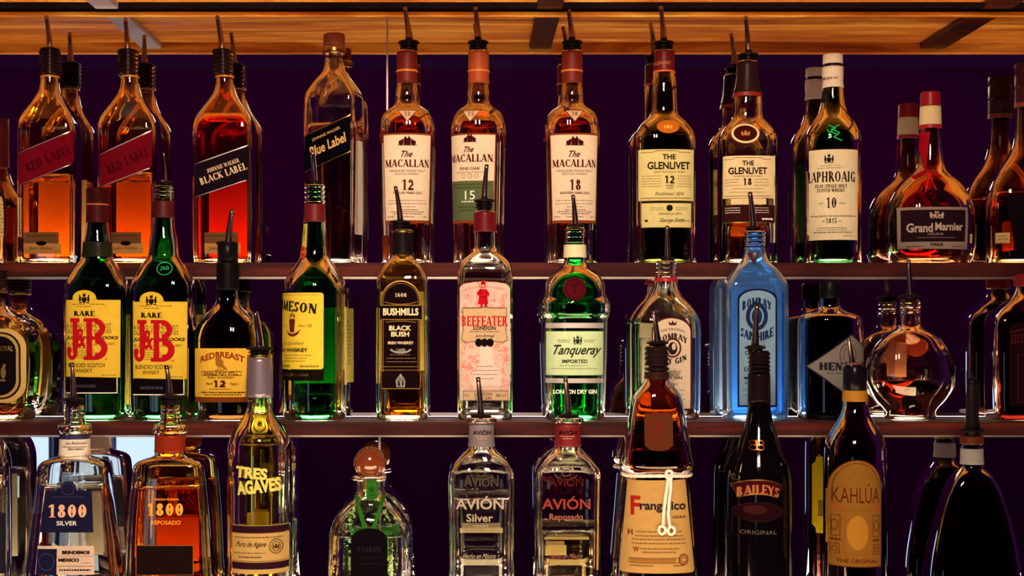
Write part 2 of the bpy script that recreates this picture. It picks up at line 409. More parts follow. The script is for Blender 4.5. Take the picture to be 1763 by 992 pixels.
    def print(s, name, layers, th0=None, back=False, label=None, e0=.0004, L=None, de=.0002, parent=None):
        """layers: list of (material, triangles); one part with one material per colour"""
        V = []; Fc = []; mi = []; ms = []
        L = L or (7 if s.n < 3 or th0 is not None else 9)
        for k, (m, tr) in enumerate(layers):
            if m not in ms: ms.append(m)
            idx = ms.index(m); seen = {}
            for t in split(tr, L):
                ids = []
                for p in t:
                    key = (round(p[0], 3), round(p[1], 3))
                    if key not in seen:
                        seen[key] = len(V); V.append(s.surf(p[0], p[1], e0+k*de, th0, back))
                    ids.append(seen[key])
                if len(set(ids)) == 3:
                    ar = (t[1][0]-t[0][0])*(t[2][1]-t[0][1])-(t[2][0]-t[0][0])*(t[1][1]-t[0][1])
                    if (ar > 0) != (back and th0 is None): ids.reverse()
                    Fc.append(tuple(ids)); mi.append(idx)
        o = mesh_obj(name, V, Fc, ms, mi, parent=parent or s.root, smooth=True)
        if label: o['label'] = label
        return o
    def lathe(s, name, prof, mat, dx=0, parent=None, smooth=True, ch=0, label=None, N=36, dy=0):
        """round part on the bottle's axis; prof in pixel rows and half-widths"""
        if ch: prof = chaikin(prof, ch)
        rings = [[Vector((dx*s.s+max(h, .05)*s.s*math.cos(2*math.pi*i/N), dy*s.s+max(h, .05)*s.s*math.sin(2*math.pi*i/N), s.z(y))) for i in range(N)] for y, h in prof]
        v, f = revolve(rings)
        o = mesh_obj(name, v, f, mat, parent=parent or s.root, smooth=smooth)
        if smooth:
            try: o.data.set_sharp_from_angle(angle=math.radians(40))
            except Exception: pass
        if label: o['label'] = label
        return o
    def sleeve(s, name, y0, y1, mat, off=1.2, label=None):
        """a capsule or band that hugs the neck between two rows"""
        ys = [y0+(y1-y0)*i/10 for i in range(11)]
        pr = [(y0, s.hw(y0)-.5)]+[(y, s.hw(y)+off) for y in ys]+[(y1, s.hw(y1)-.5)]
        rings = [s.sect(y, h) for y, h in pr]
        v, f = revolve(rings, False, False)
        o = mesh_obj(name, v, f, mat, parent=s.root)
        if label: o['label'] = label
        return o
    def ribs(s, name, y0, y1, hw, k, mat, dx=0, amp=1.8):
        pr = [(y0, 0), (y0, hw-amp)]
        for i in range(k):
            a = y0+(y1-y0)*i/k; b = y0+(y1-y0)*(i+1)/k; d = (b-a)
            pr += [(a+d*.12, hw-amp), (a+d*.3, hw), (a+d*.65, hw), (a+d*.85, hw-amp)]
        pr += [(y1, hw-amp), (y1, 0)]
        return s.lathe(name, pr, mat, dx)
    def pourer(s, tip, base, disc, hw=17, mat=None, spout=None, r=(3.6, 6.2), k=2, label=None):
        """rubber stopper with flanges and a bent metal spout"""
        y0, y1 = disc; m = mat or MATS['rubber']
        dx = base[0]-s.cx; pr = [(y0-2, 0), (y0-2, hw*.45), (y0, hw*.9), (y0+1.5, hw), (y0+4, hw), (y0+5, hw*.72)]
        if y1-y0 > 9:
            for i in range(k-1): 
                yy = y0+7+i*5; pr += [(yy, hw*.72), (yy+.8, hw*.86), (yy+2.5, hw*.86), (yy+3, hw*.68)]
        pr += [(y1, hw*.68), (y1, 0)]
        o = s.lathe('pourer', pr, m, dx)
        if label: o['label'] = label
        n = 9; pts = []; rad = []
        x0, yb = base; x1, yt = tip
        for i in range(n+1):
            u = i/n; bx = x0+(x1-x0)*(u**1.5)
            pts.append(((bx-s.cx)*s.s, -.006*u*u, s.z(yb+2+(yt-yb-2)*u))); rad.append((r[1]+(r[0]-r[1])*min(1, u*1.25))*s.s)
        v, f = tube(pts, rad, 14); sp = mesh_obj('spout', v, f, spout or MATS['chrome'], parent=o)
        # dark bore at the tip
        e = Vector(pts[-1]); v, f = tube([e+Vector((0, 0, .0001)), e+Vector((0, 0, .0005))], [rad[-1]*.7]*2, 12)
        mesh_obj('spout_opening', v, f, MATS['rubber'], parent=sp)
        return o
plastic('120a10', .35); MATS['rubber'] = MATS['plastic_120a10']; metalm_c = pmat('chrome', (.30, .20, .20), .22, 1)
pmat('chrome_bright', (.75, .66, .62), .12, 1)
WL = wood('wood_shelf', '1c0405', '34090a', '5e200e', .6)
WC = wood('wood_canopy', '8a3c14', 'cc7824', 'fcc85a', .42, gy=11)
WD = wood('wood_bar', '240a08', '3a120c', '55200f', .35)
MIR = pmat('mirror_glass', (.62, .58, .62), .012, 1)
DARK = pmat('dark_paint', (.012, .002, .014), .8); PURP = pmat('purple_paint', (.32, .03, .42), .8)
STRIP = emitter('frosted_light_strip', (1, .80, .54), 34)
PADS = {1: emitter('frosted_light', (1, .82, .58), 30), 2: emitter('frosted_light_low', (1, .78, .5), 3), 3: emitter('frosted_light_high', (1, .88, .70), 60)}
SHELF = []
ALU = pmat('aluminium_edge', (.85, .72, .62), .3, 1)
# ---------------------------------------------------------------- shelves, mirrors, canopy
XL, XR = -1.45, 1.55
LIPF = .012
if 1: ALU = MATS['aluminium_edge']
for k in range(3):
    yb = YM[k]; yf = YM[k]-.105
    zt = ZS[k]; zb = (1.5775, 1.3687, 1.145)[k]
    b = box('display_shelf', XL, XR, yf-LIPF, yb-.016, zb, zt-.0006, WL)
    b['label'] = ('dark red wooden top shelf carrying the tallest row of whisky bottles', 'dark red wooden middle shelf carrying the gin and green bottles',
                  'dark red wooden bottom shelf carrying the tequila and liqueur bottles')[k]
    b['category'] = 'shelf'; b['group'] = 'stepped wooden shelves of the back bar'
    SHELF.append(b)
    # frosted strip let into the back of the shelf, glowing upwards
    p = box('light_strip', XL, XR, yb-.0155, yb-.001, zt-.010, zt-.0042, STRIP, parent=b, bev=0)
    box('strip_channel', XL, XR, yb-.0158, yb-.0002, zb, zt-.0102, WD, parent=b, bev=0)
    e = box('trim_edge', XL, XR, yf-LIPF-.0015, yf-LIPF+.004, zb-.0022, zb+.0003, ALU, parent=b, bev=0)
tops = [1.9585, ZS[0]-.0215, ZS[1]-.0185]
bots = [ZS[0], ZS[1], ZS[2]]
joints = [(-.1245,), (1.9,), (-.122,)]
for k in range(3):
    xs = [XL]+[j for j in joints[k] if j < XR]+[XR]
    for i, (a, c) in enumerate(zip(xs, xs[1:])):
        dz = .0016 if (i == 0 and k == 0) else 0
        struct(box('wall_mirror', a+.0008, c-.0008, YM[k], YM[k]+.004, bots[k], tops[k], MIR, bev=.0007))
    for j in joints[k]:
        if j < XR: struct(box('trim_2', j-.0014, j+.0014, YM[k]-.0012, YM[k]+.001, bots[k], tops[k], pmat('joint_strip', 'a08890', .4, .5), bev=.0004))
    struct(box('wall_behind_mirror', XL, XR, YM[k]+.0042, YM[k]+.03, bots[k]-.0, tops[k], DARK, bev=0))
struct(box('wall_top', XL, XR, .0, .03, 1.9652, 2.06, DARK, bev=0))
mo = struct(box('trim_1', XL, XR, -.006, .03, 1.9586, 1.9650, WC))
CZ = 1.975
c = box('canopy', XL, XR, -.27, -.020, CZ, CZ+.018, WC); c['label'] = 'golden brown wooden canopy board over the top row of bottles'; c['category'] = 'canopy'
box('front_lip', XL, XR, -.284, -.2702, 1.9585, CZ+.018, WC, parent=c)
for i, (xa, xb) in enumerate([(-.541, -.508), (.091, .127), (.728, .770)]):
    m = pmat('window_lit_batten', 'a39aa8', .45) if i == 0 else WD  # pale tone of the left batten is window light put into its colour
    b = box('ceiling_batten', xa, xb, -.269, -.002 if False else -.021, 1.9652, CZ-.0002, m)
    b['label'] = ('cross batten with window light in its pale colour, above the red-labelled bottles', 'reddish brown cross batten under the canopy near the middle', 'dark cross batten under the canopy at the right')[i]
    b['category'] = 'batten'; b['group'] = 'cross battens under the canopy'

# ---------------------------------------------------------------- the room the mirrors look into
WALLY = -6.1
struct(box('wall_back', -4.2, 4.2, WALLY-.1, WALLY, 0, 3.0, PURP, bev=0))
struct(box('floor', -4.2, 4.2, WALLY, .1, -.05, 0, wood('wood_floor', '14060c', '1c0a10', '2a1014', .6), bev=0))
wx0, wx1, wz0, wz1 = -2.85, -1.70, .50, 1.40
wf = struct(box('window_1', wx0-.05, wx1+.05, WALLY, WALLY+.03, wz0-.05, wz1+.05, pmat('window_frame', '3a3440', .5), bev=.004))
box('window_pane', wx0, wx1, WALLY+.031, WALLY+.035, wz0, wz1, emitter('daylight', (.55, .76, 1), 2.0), parent=wf, bev=0)
V = []; Fc = []; N = 160; cur = pmat('sheer_curtain', '8f9dc0', .8)
for q, (ca, cb) in enumerate(((wx0-.02, -2.42), (-2.26, -2.15), (-1.98, -1.90))):
    V = []; Fc = []; N = 40
    for i in range(N+1):
        x = ca+(cb-ca)*i/N; y = WALLY+.07+.02*math.sin(x*90)
        V += [(x, y, wz0-.08), (x, y, wz1+.06)]
        if i: Fc.append((2*i-2, 2*i, 2*i+1, 2*i-1))
    o = mesh_obj('curtain', V, Fc, cur); o['label'] = ('wide pleated blue-grey curtain at the left of the window', 'narrow pleated curtain in the middle of the window', 'narrow pleated curtain near the right of the window')[q]
    o['category'] = 'curtain'; o['group'] = 'curtains of the window mirrored behind the bottles'
    sd = o.modifiers.new('t', 'SOLIDIFY'); sd.thickness = .002
# ================================================================ TOP SHELF
CLEAR = glass('fdfaf4'); CREAM = paper('efdcc0'); MAROON = ink('3a0c10'); BLK = ink('140a0c'); WHT = ink('efe6da'); GOLD = ink('c89a4a', 1)
SILV = ink('d8d0c8', 1)
def castle(cx, cy, w, h, m=None):
    o = R_(cx-w*.18, cy-h*.3, cx+w*.18, cy+h*.4)+P((cx-w*.2, cy-h*.25), (cx-w*.1, cy-h*.5), (cx, cy-h*.25))+P((cx, cy-h*.25), (cx+w*.1, cy-h*.5), (cx+w*.2, cy-h*.25))
    for sx in (-1, 1):
        o += ell(cx+sx*w*.32, cy+h*.15, w*.14, h*.26, 10)+ell(cx+sx*w*.24, cy-h*.05, w*.06, h*.2, 8)+R_(cx+sx*w*.08-.6, cy-h*.55, cx+sx*w*.08+.6, cy-h*.2)
    return o+R_(cx-w*.5, cy+h*.36, cx+w*.5, cy+h*.44)
def crest(cx, cy, w, h):
    o = P((cx-w*.22, cy-h*.1), (cx+w*.22, cy-h*.1), (cx+w*.22, cy+h*.2), (cx, cy+h*.45), (cx-w*.22, cy+h*.2))
    o += ell(cx, cy-h*.25, w*.14, h*.12, 10)
    for i in (-1, 0, 1): o += P((cx+i*w*.1-w*.05, cy-h*.3), (cx+i*w*.1, cy-h*.52), (cx+i*w*.1+w*.05, cy-h*.3))
    for q in (-1, 1): o += ell(cx+q*w*.36, cy+h*.05, w*.11, h*.26, 10)+ell(cx+q*w*.4, cy-h*.25, w*.07, h*.09, 8)+R_(cx+q*w*.3-w*.14, cy+h*.33, cx+q*w*.3+w*.14, cy+h*.42)
    return o
# ---- square slant-label whiskies
def slant(b, cx, lab_mat, ink_mat, L, edge, word, small, body='glass', txt=None):
    (xl, ylt, ylb), (xr, yrt, yrb) = L
    bev = 7
    poly = [(xl, ylt), (xr, yrt), (xr, yrb-bev), (xr-bev*.4, yrb-2), (xr-bev, yrb+1.5), (xl, ylb)]
    ang = math.degrees(math.atan2(ylt-yrt, xr-xl)); mx = (xl+xr)/2
    lay = [(lab_mat, tess(poly)), (edge, line([(xl, ylt+1.2), (xr, yrt+1.2)], 1.6)+line([(xl, ylb-1), (xr-bev, yrb+.5)], 1.2))]
    my = (ylt+yrt+ylb+yrb)/4
    for t, dy, h, w in (txt or [(word, 1, 15, 78), (small, -14, 6, 62)]):
        lay.append((ink_mat, serif(t, mx+2, my+dy, h, w, Tk=.2, ang=ang)))
    b.print('front_label', lay)
JWP = lambda: [(90, 15), (130, 15), (148, 16), (162, 20), (178, 30), (193, 43), (207, 51), (220, 54), (260, 54.5), (440, 53.5), (449, 52)]
def jw(cx, label, liqc, level, lab, inkm, L, edge, txt, lowlab, ncx=0, gl='fbe3b0'):
    b = Bottle('whisky_bottle', label, 0, cx, JWP(), .74, 7, glass(gl), level, liquid(liqc), smooth=2)
    b.ribs('screw_collar', 88, 131, 18.5, 6, plastic('1c0a0c', .25), dx=ncx)
    b.sleeve('neck_ring', 131.5, 134.5, plastic('b06a1c'), 1)
    slant(b, cx, lab, inkm, L, edge, '', '', txt=txt)
    x0, x1 = lowlab
    b.print('lower_label', [(paper('6a4a2c'), R_(x0, 400, x1, 419)), (paper('b98a4e'), R_(x0, 419, x1+4, 437)), (BLK, ell((x0+x1)/2, 419, 9, 4)+micro(x0+4, x1-4, 406)+T('John Walker', (x0+x1)/2, 428, 7, 42, shear=.35))], label='small dark label above a signature strip')
    b.print('back_label', [(paper('f0c070', .6), R_(cx-40, 296, cx+40, 438))], back=True, label='pale back label seen through the whisky')
    return b
RED = paper('640a1a', .06); DRED = ink('38060e')
b = jw(84, 'square whisky bottle with slanted dark red label and golden empty shoulders', 'ffa040', 303, RED, DRED,
   ((30, 263, 321), (133, 220, 281)), SILV, [('RED LABEL', 2, 15, 84)], (41, 101))
b.pourer((80, 29), (84, 86), (84, 90), 17)
b = jw(222, 'square whisky bottle with slanted red label and bright orange liquid', 'ff8c2c', 300, RED, DRED,
   ((172, 265, 323), (264, 222, 289)), SILV, [('RED LABEL', 2, 15, 78)], (190, 243), ncx=-3)
b.pourer((216, 33), (218, 88), (86, 92), 17)
b = jw(386, 'square whisky bottle with slanted black label and glowing red orange whisky', 'f8481c', 198, paper('150b14', 0), ink('c8b090'),
   ((334, 282, 341), (430, 248, 310)), SILV, [('BLACK LABEL', 4, 12, 84), ('JOHNNIE WALKER', -10, 7, 58)], (352, 410), ncx=-3, gl='ffc890')
b.pourer((374, 29), (381, 88), (86, 92), 17)
# ---- blue label: no pourer, brown stopper, turned to show its side
b = Bottle('whisky_bottle', 'tall square bottle with slanted dark blue label, brown stopper and no spout', 0, 575,
   [(82, 20), (94, 20), (97, 16), (112, 16), (125, 20), (145, 34), (163, 46), (178, 48), (300, 47), (440, 46), (449, 45)], .72, 8, glass('eef0f0'), 215, liquid('c8742a'), rot=-17, wall=3.4)
b.lathe('stopper', [(59, 0), (59, 17), (61, 18.5), (80, 18.5), (82, 17), (82, 0)], plastic('7a3a28', .5))
b.sleeve('gold_collar', 84, 94, metalm('b98a40'), 1)
b.print('front_label', [(paper('07060c', 0), tess([(530, 232), (621, 197), (621, 262), (530, 297)])), (GOLD, line([(530, 233.5), (621, 198.5)], 2.2)+line([(530, 296), (621, 261)], 1.4)),
   (ink('c8a060'), T('Blue Label', 577, 249, 17, 70, .02, .2, ang=21)+T('JOHNNIE WALKER', 574, 231, 6, 56, ang=21))])
sd = bpy.data.objects.new('x', None); bpy.data.objects.remove(sd)
v = []; xq = 47*b.s+.0006
v = [(xq, -.009, b.z(405)), (xq, .009, b.z(405)), (xq, .009, b.z(245)), (xq, -.009, b.z(245))]
mesh_obj('side_label', v, [(0, 1, 2, 3)], paper('c9bfb4'), parent=b.root)['label'] = 'narrow pale strip label on the side face'

# ---- three round-shouldered single malts with cream labels
def macallan(cx, num, words, label, th0, tip, base, cap, liqc, level, gl, var=None):
    b = Bottle('whisky_bottle', label, 0, cx, [(88, 17), (144, 17), (152, 18.5), (165, 20.5), (177, 20), (184, 23), (190, 34), (198, 42), (208, 46), (220, 47.5), (240, 48), (449, 43.5)], .86, 2.4, glass(gl), level, liquid(liqc))
    b.pourer(tip, base, (71, 88), 18, k=3)
    b.sleeve('neck_capsule', 90, 145, plastic(cap, .5), 1)
    b.sleeve('capsule_ring', 122, 125, plastic('c8702a', .35), 2)
    c = cx+2
    TRI = [(c-16, 189), (c+16, 189), (c, 209)]
    b.print('shoulder_label', [(paper('d9b896'), tess(TRI)), (MAROON, line(TRI+TRI[:1], .9)+serif(num, c, 195, 7, 10, .16))], th0=th0, label='small triangular label pointing down')
    rim = [(c-46, 229), (c+46, 229), (c+41.5, 384), (c-41.5, 384)]; rec = [(c-44, 232), (c+44, 232), (c+39.5, 379), (c-39.5, 379)]
    lay = [(ink('7a3a1a'), tess(rim)), (CREAM, tess(rec))]
    if var is None:
        lay += [(MAROON, castle(c, 243, 33, 17)), (ink('4a1410'), T('The', c-1, 265, 11, 21, .02, .45)+serif('MACALLAN', c, 281, 13, 79, .22, .08)
            +T('HIGHLAND SINGLE MALT', c, 294, 3.6, 62)+T('SCOTCH WHISKY', c, 299.5, 3.6, 42)+serif(num, c+1, 318, 18, 20 if num != '18' else 19, .3, .1)
            +T(words, c, 332, 4, 50, .02)), (ink('8a6a50'), micro(c-33, c+33, 345)+micro(c-33, c+33, 350.5)+micro(c-14, c+14, 356)), (ink('5a2018'), micro(c-18, c+18, 361)+micro(c-30, c+30, 364.5)+micro(c-24, c+24, 368)+micro(c-36, c-24, 373)+micro(c-14, c+14, 373)+micro(c+28, c+36, 373))]
    else:
        lay += [(paper('5d6b48'), tess([(c-40.6, 311), (c+41.2, 311), (c+39.5, 379), (c-39.5, 379)])), (MAROON, castle(c, 238, 23, 15)), (ink('4a1410'), T('The', c-2, 257, 10, 18, .02, .45)+serif('MACALLAN', c, 272, 13, 80, .22, .08)+T('FINE OAK', c, 290, 5, 36, .01)),
            (ink('8a6a50'), micro(c-26, c+26, 296.5)), (ink('a89070'), ring(c-11, 303, 4, 4, 1)+ring(c, 303, 4, 4.5, 1.2)+ring(c+11, 303, 4, 4, 1)), (ink('3c3020'), micro(c-36, c+36, 317)+micro(c-28, c+28, 323)),
            (WHT, T('15', c, 336, 15, 17)+micro(c-15, c+15, 347, 2)), (ink('3c3020'), micro(c-22, c+22, 356)+micro(c-20, c+20, 362))]
    b.print('front_label', lay, th0=th0)
    b.print('back_label', [(paper('e0cba0', .5), R_(cx-34, 235, cx+34, 375))], th0=8, back=True)
    return b
macallan(701, '12', 'TWELVE YEARS OLD', 'amber whisky bottle with white-cream label numbered 12 and red-brown neck capsule', 0, (697, 13), (704, 69), '5c140e', 'c83c10', 200, 'fff0dc')
macallan(824, '15', '', 'whisky bottle with half cream, half green label numbered 15, turned to its right', -20, (818, 13), (823, 67), '94401a', 'd0480f', 212, 'fff6dc', 'fine')
macallan(985, '18', 'EIGHTEEN YEARS OLD', 'whisky bottle with cream label numbered 18 and red-brown neck capsule', 0, (978, 18), (985, 67), '641a0e', 'b4300c', 205, 'fff0dc')

# ---- dark green bottle, yellowish label
b = Bottle('whisky_bottle', 'dark green whisky bottle with pale yellow label numbered 12 and orange oval', 0, 1144,
   [(88, 17), (125, 17), (135, 19.5), (150, 22), (185, 23), (198, 24), (206, 32), (216, 43), (230, 51), (243, 53.5), (300, 53), (400, 52), (425, 52.5), (449, 54)], .82, 3, glass('5f6b28'), 236, liquid('3a3a10'))
b.pourer((1137, 12), (1143, 69), (72, 89), 18, k=3)
b.sleeve('neck_capsule', 89, 124, plastic('5a0f12', .4), 1); b.sleeve('capsule_band', 123, 126, plastic('c0582c', .4), 1.6)
b.print('capsule_print', [(ink('b06a3c'), T('GLENLIVET', 1144, 103, 6, 30, .02)+micro(1130, 1158, 116))], e0=.0014)
b.print('shoulder_medallion', [(ink('b8641a'), ell(1151, 217, 19.5, 12)), (ink('f0b050'), crest(1151, 217, 16, 8))], label='orange oval medallion')
YEL = paper('e4d795')
c = 1146
lay = [(YEL, R_(1097, 257, 1197, 346)), (ink('6a5a2a'), line([(1104, 262), (1125, 262), (1128, 259.5), (1166, 259.5), (1169, 262), (1190, 262)], 1)+line([(1104, 341), (1190, 341)], 1.2)+R_(1097, 345, 1197, 346.5)),
   (ink('1c1c14'), T('THE', c+6, 270, 9, 23, .03)+T('GLENLIVET', c+6, 285, 13, 74, .03)+T('SINGLE MALT SCOTCH WHISKY', c+7, 296, 3, 54)+serif('12', 1153, 309, 13, 17, .3, .12)+T('YEARS', 1153, 319.5, 3.5, 15)+T('OF AGE', 1153, 324, 3, 12)+T('Established 1824', 1153, 333.5, 6, 48, 0, .4)),
   (ink('8a7c48'), sum([micro(1106, 1139, y)+micro(1166, 1192, y) for y in (303, 307.5, 312, 316.5, 321)], []))]
b.print('front_label', lay)
b.print('lower_label', [(YEL, R_(1105, 349, 1192, 392)), (ink('6a5a2a'), frame(1105, 349, 1192, 392, .8)), (ink('1c1c14'), ell(1153, 358, 5.5)+T('GEORGE & J.G. SMITH', 1154, 368.5, 4.6, 40)+T('George Smith', 1157, 380, 8.5, 42, .01, .5)+micro(1176, 1189, 380)+micro(1111, 1117, 380, 4)), (ink('8a7c48'), micro(1120, 1143, 358)+micro(1163, 1185, 358)+micro(1120, 1143, 361.5)+micro(1163, 1182, 361.5))])
# ---- clear bottle numbered 18
b = Bottle('whisky_bottle', 'clear whisky bottle with dark oval medallion above cream label numbered 18', 0, 1287,
   [(106, 17), (135, 18), (150, 20.5), (165, 24), (178, 25.5), (196, 26), (205, 27), (211, 33), (222, 43), (236, 49.5), (250, 51), (449, 50.5)], .82, 3, glass('fff4d8'), 382, liquid('d8660f'))
b.pourer((1283, 30), (1289, 90), (93, 106), 18, k=2)
b.sleeve('neck_capsule', 108, 162, plastic('241014', .35), 1); b.sleeve('capsule_band', 161, 168, plastic('7a1c18', .4), 1.3)
b.print('shoulder_medallion', [(ink('d8c890'), ell(1284, 229, 24, 17.5)), (ink('3a100e'), ell(1284, 229, 20, 14)), (ink('b8803c'), crest(1284, 229, 16, 10))], label='dark oval medallion in a pale ring')
PC = paper('efdcae'); c = 1288
b.print('front_label', [(PC, R_(1243, 268, 1334, 341)), (ink('6a5030'), line([(1248, 274), (1262, 274), (1264, 271.5), (1312, 271.5), (1314, 274), (1328, 274)], .9)+R_(1248, 337, 1328, 338)),
   (ink('1c1410'), T('THE', c, 281, 8.5, 20, .03)+T('GLENLIVET', c, 294, 12, 66, .03)+T('SINGLE MALT SCOTCH WHISKY', c, 303.5, 2.8, 48)+serif('18', c-1, 313, 12, 15, .3, .12)), (ink('8a7c58'), sum([micro(1250, 1274, y)+micro(1299, 1325, y) for y in (309, 314, 319)], [])+micro(1262, 1314, 325)+micro(1256, 1320, 331)),
   (PC, R_(1259, 342, 1319, 352))])
b.print('lower_label', [(paper('3a1818'), R_(1240, 353, 1336, 383)), (WHT, sum([micro(1250, 1276, y)+micro(1300, 1324, y) for y in (358, 362, 366)], [])+micro(1312, 1332, 377, 3)), (GOLD, R_(1240, 382, 1336, 384))])
b.print('back_label', [(paper('efdcae', .5), R_(1255, 290, 1319, 392))], back=True)
# ---- green bottle, cream label, cork stopper cap
b = Bottle('whisky_bottle', 'green whisky bottle with white cap and tall cream label numbered 10', 0, 1434,
   [(116, 17), (135, 17), (140, 16), (150, 17.5), (170, 19.5), (185, 21.5), (198, 27), (210, 36), (224, 44), (238, 47.5), (260, 48), (449, 48)], .95, 2.2, glass('3f8a4a'), 405, liquid('3a2a08'))
b.lathe('cap', [(94, 0), (94, 15.5), (95.5, 17), (109, 17), (110.5, 16), (110.5, 0)], paper('cfc0ae', 0, .4)); b.lathe('cap_gap', [(110, 15), (115, 15), (115, 0)], plastic('1a1420'))
b.sleeve('neck_capsule', 116, 152, paper('cfc0ae', 0, .4), 1)
b.print('capsule_print', [(BLK, T('ESTABLISHED 1815', 1434, 129, 4, 30, .02))], e0=.0014)
c = 1428; K = ink('1c1a16')
b.print('front_label', [(paper('e8d9b6'), R_(c-44, 257, c+50, 413)), (K, crest(c-4, 273, 17, 18)+serif('LAPHROAIG', c-1, 304, 18, 88, .22, .09)+serif('ISLAY SINGLE MALT', c-1, 320, 6, 56, .24, .1)+serif('SCOTCH WHISKY', c-1, 327.5, 6, 48, .24, .1)+serif('10', c, 349, 18, 17, .22, .1)+T('AGED', c-18, 350, 3, 8)+T('YEARS', c+18, 350, 3, 11)+serif('1815', c, 380, 8.5, 18, .24, .1)+R_(c-16, 380, c-11, 381)+R_(c+12, 380, c+17, 381)+R_(c-24, 392, c+26, 392.8)),
   (ink('6a6a58'), micro(c-18, c+14, 285)+micro(c-24, c+20, 289)+micro(c-40, c+44, 372, 2)+micro(c-26, c+28, 396)+micro(c-34, c+38, 400, 2)+micro(c+20, c+40, 406))], th0=-9)
b.print('emblem_glints', [(ink('1fa050'), line([(1428, 214), (1440, 220), (1430, 226), (1444, 232)], 2)+line([(1446, 214), (1432, 222), (1446, 228), (1436, 236), (1450, 242)], 2)+line([(1426, 222), (1430, 232), (1426, 238)], 1.6))], L=4)  # green reflections on the embossed crest, painted on as flat ink
# ---- round-bodied orange liqueur
b = Bottle('liqueur_bottle', 'squat round-bodied liqueur bottle with red wax cap, red ribbon and dark framed label', 0, 1602,
   [(182, 16), (240, 18), (275, 21), (292, 25), (303, 36), (316, 52), (332, 64), (350, 72), (370, 76), (395, 77), (425, 76), (440, 74), (449, 68)], .66, 2.1, glass('d88a58'), 296, liquid('f4501c'), lit=3)
b.lathe('wax_cap', [(159, 0), (159, 15), (161, 17), (183, 17.5), (184, 16), (184, 0)], plastic('7c0c18', .35))
b.sleeve('neck_label', 184, 216, paper('d9c79a'), 1.6, label='cream paper band around the neck'); b.sleeve('neck_band', 216.5, 222, plastic('8a1420', .4), 2)
b.print('ribbon', [(paper('9a1020', .3, .35), tess([(1592, 222), (1612, 222), (1607, 268), (1603, 290), (1599, 268)])+tess([(1580, 300), (1603, 288), (1628, 300), (1626, 305), (1603, 295), (1582, 306)])), (ink('d01c1c'), ring(1606, 297, 4, 3.5, 1.6)+line([(1606, 300), (1596, 330)], 1.4)+line([(1606, 300), (1615, 326)], 1.4))], e0=.001, label='dark red ribbon hanging from the neck and tied at the shoulder')
c = 1611
b.print('front_label', [(paper('8a7a70'), tess([(1551, 356), (1671, 356), (1669, 429), (1552, 428)])), (paper('24121c'), tess([(1556, 361), (1666, 361), (1664, 416), (1556, 416)])), (ink('9a8a80'), crest(c+2, 370, 26, 14)+T('Grand', c-26, 392, 16, 42, .03)+T('Marnier', c+24, 390, 14, 50, .03)+T('LIQUEUR', c, 403, 4, 26)), (ink('7a2020'), R_(c+1, 366, c+4, 374)), (ink('7a6a64'), micro(1580, 1645, 409)), (ink('241018'), T('PARIS', c+2, 421, 5, 21, .03)+micro(1564, 1590, 424)+micro(1640, 1660, 424))])
b.print('back_label', [(paper('d8c8a0', .5), R_(1574, 378, 1604, 428)), (BLK, sum([R_(1578, y, 1600, y+2.2) for y in range(384, 424, 4)], []))], back=True, label='small barcode label on the back')
# ---- cognac at the right edge
b = Bottle('cognac_bottle', 'tall-necked amber cognac bottle cut off by the right edge of the top shelf', 0, 1769,
   [(112, 20), (180, 20), (220, 20.5), (250, 24), (272, 34), (292, 50), (310, 61), (328, 68), (345, 70), (449, 69)], .62, 2.6, glass('f2c07a'), 333, liquid('b8400c'))
b.lathe('cap', [(110, 0), (110, 20), (114, 21), (124, 21), (126, 20), (128, 21), (150, 21), (152, 0)], plastic('2c0c14', .3)); b.sleeve('neck_capsule', 152, 186, plastic('30101a', .4), 1)
b.sleeve('neck_band', 178, 186, plastic('6a2c20', .4), 1.5)
b.print('front_label', [(paper('140a10'), tess([(1733, 335), (1762, 333), (1800, 333), (1800, 440), (1751, 440)]))]); b.print('lower_label', [(paper('b8a068'), R_(1721, 400, 1741, 418)), (BLK, micro(1724, 1738, 406)+micro(1724, 1738, 411))], e0=.0002)
b.print('back_label', [(paper('e8dccb', .4), R_(1738, 372, 1764, 424)), (BLK, sum([R_(1741, y, 1761, y+2) for y in range(378, 420, 4)], []))], back=True)
# ---- cognac at the left edge
b = Bottle('whisky_bottle', 'amber whisky bottle cut off by the left end of the top shelf', 0, -42,
   [(190, 13), (275, 14), (300, 22), (320, 36), (335, 46), (355, 50), (449, 49)], .8, 3, glass('f8c888'), 300, liquid('c8480c'))
b.lathe('cap', [(186, 0), (186, 15), (220, 16), (222, 15), (274, 16), (276, 0)], plastic('5a1418', .4))
b.print('front_label', [(paper('e0c890'), R_(-84, 335, 6, 405)), (BLK, sum([micro(-70, 4, y) for y in range(350, 400, 6)], []))])
b.print('back_label', [(paper('e0d4c0', .4), R_(-60, 375, -24, 405)), (BLK, sum([micro(-58, -26, y) for y in range(379, 402, 4)], []))], back=True)
# ================================================================ MIDDLE SHELF
DG = glass('36a050')
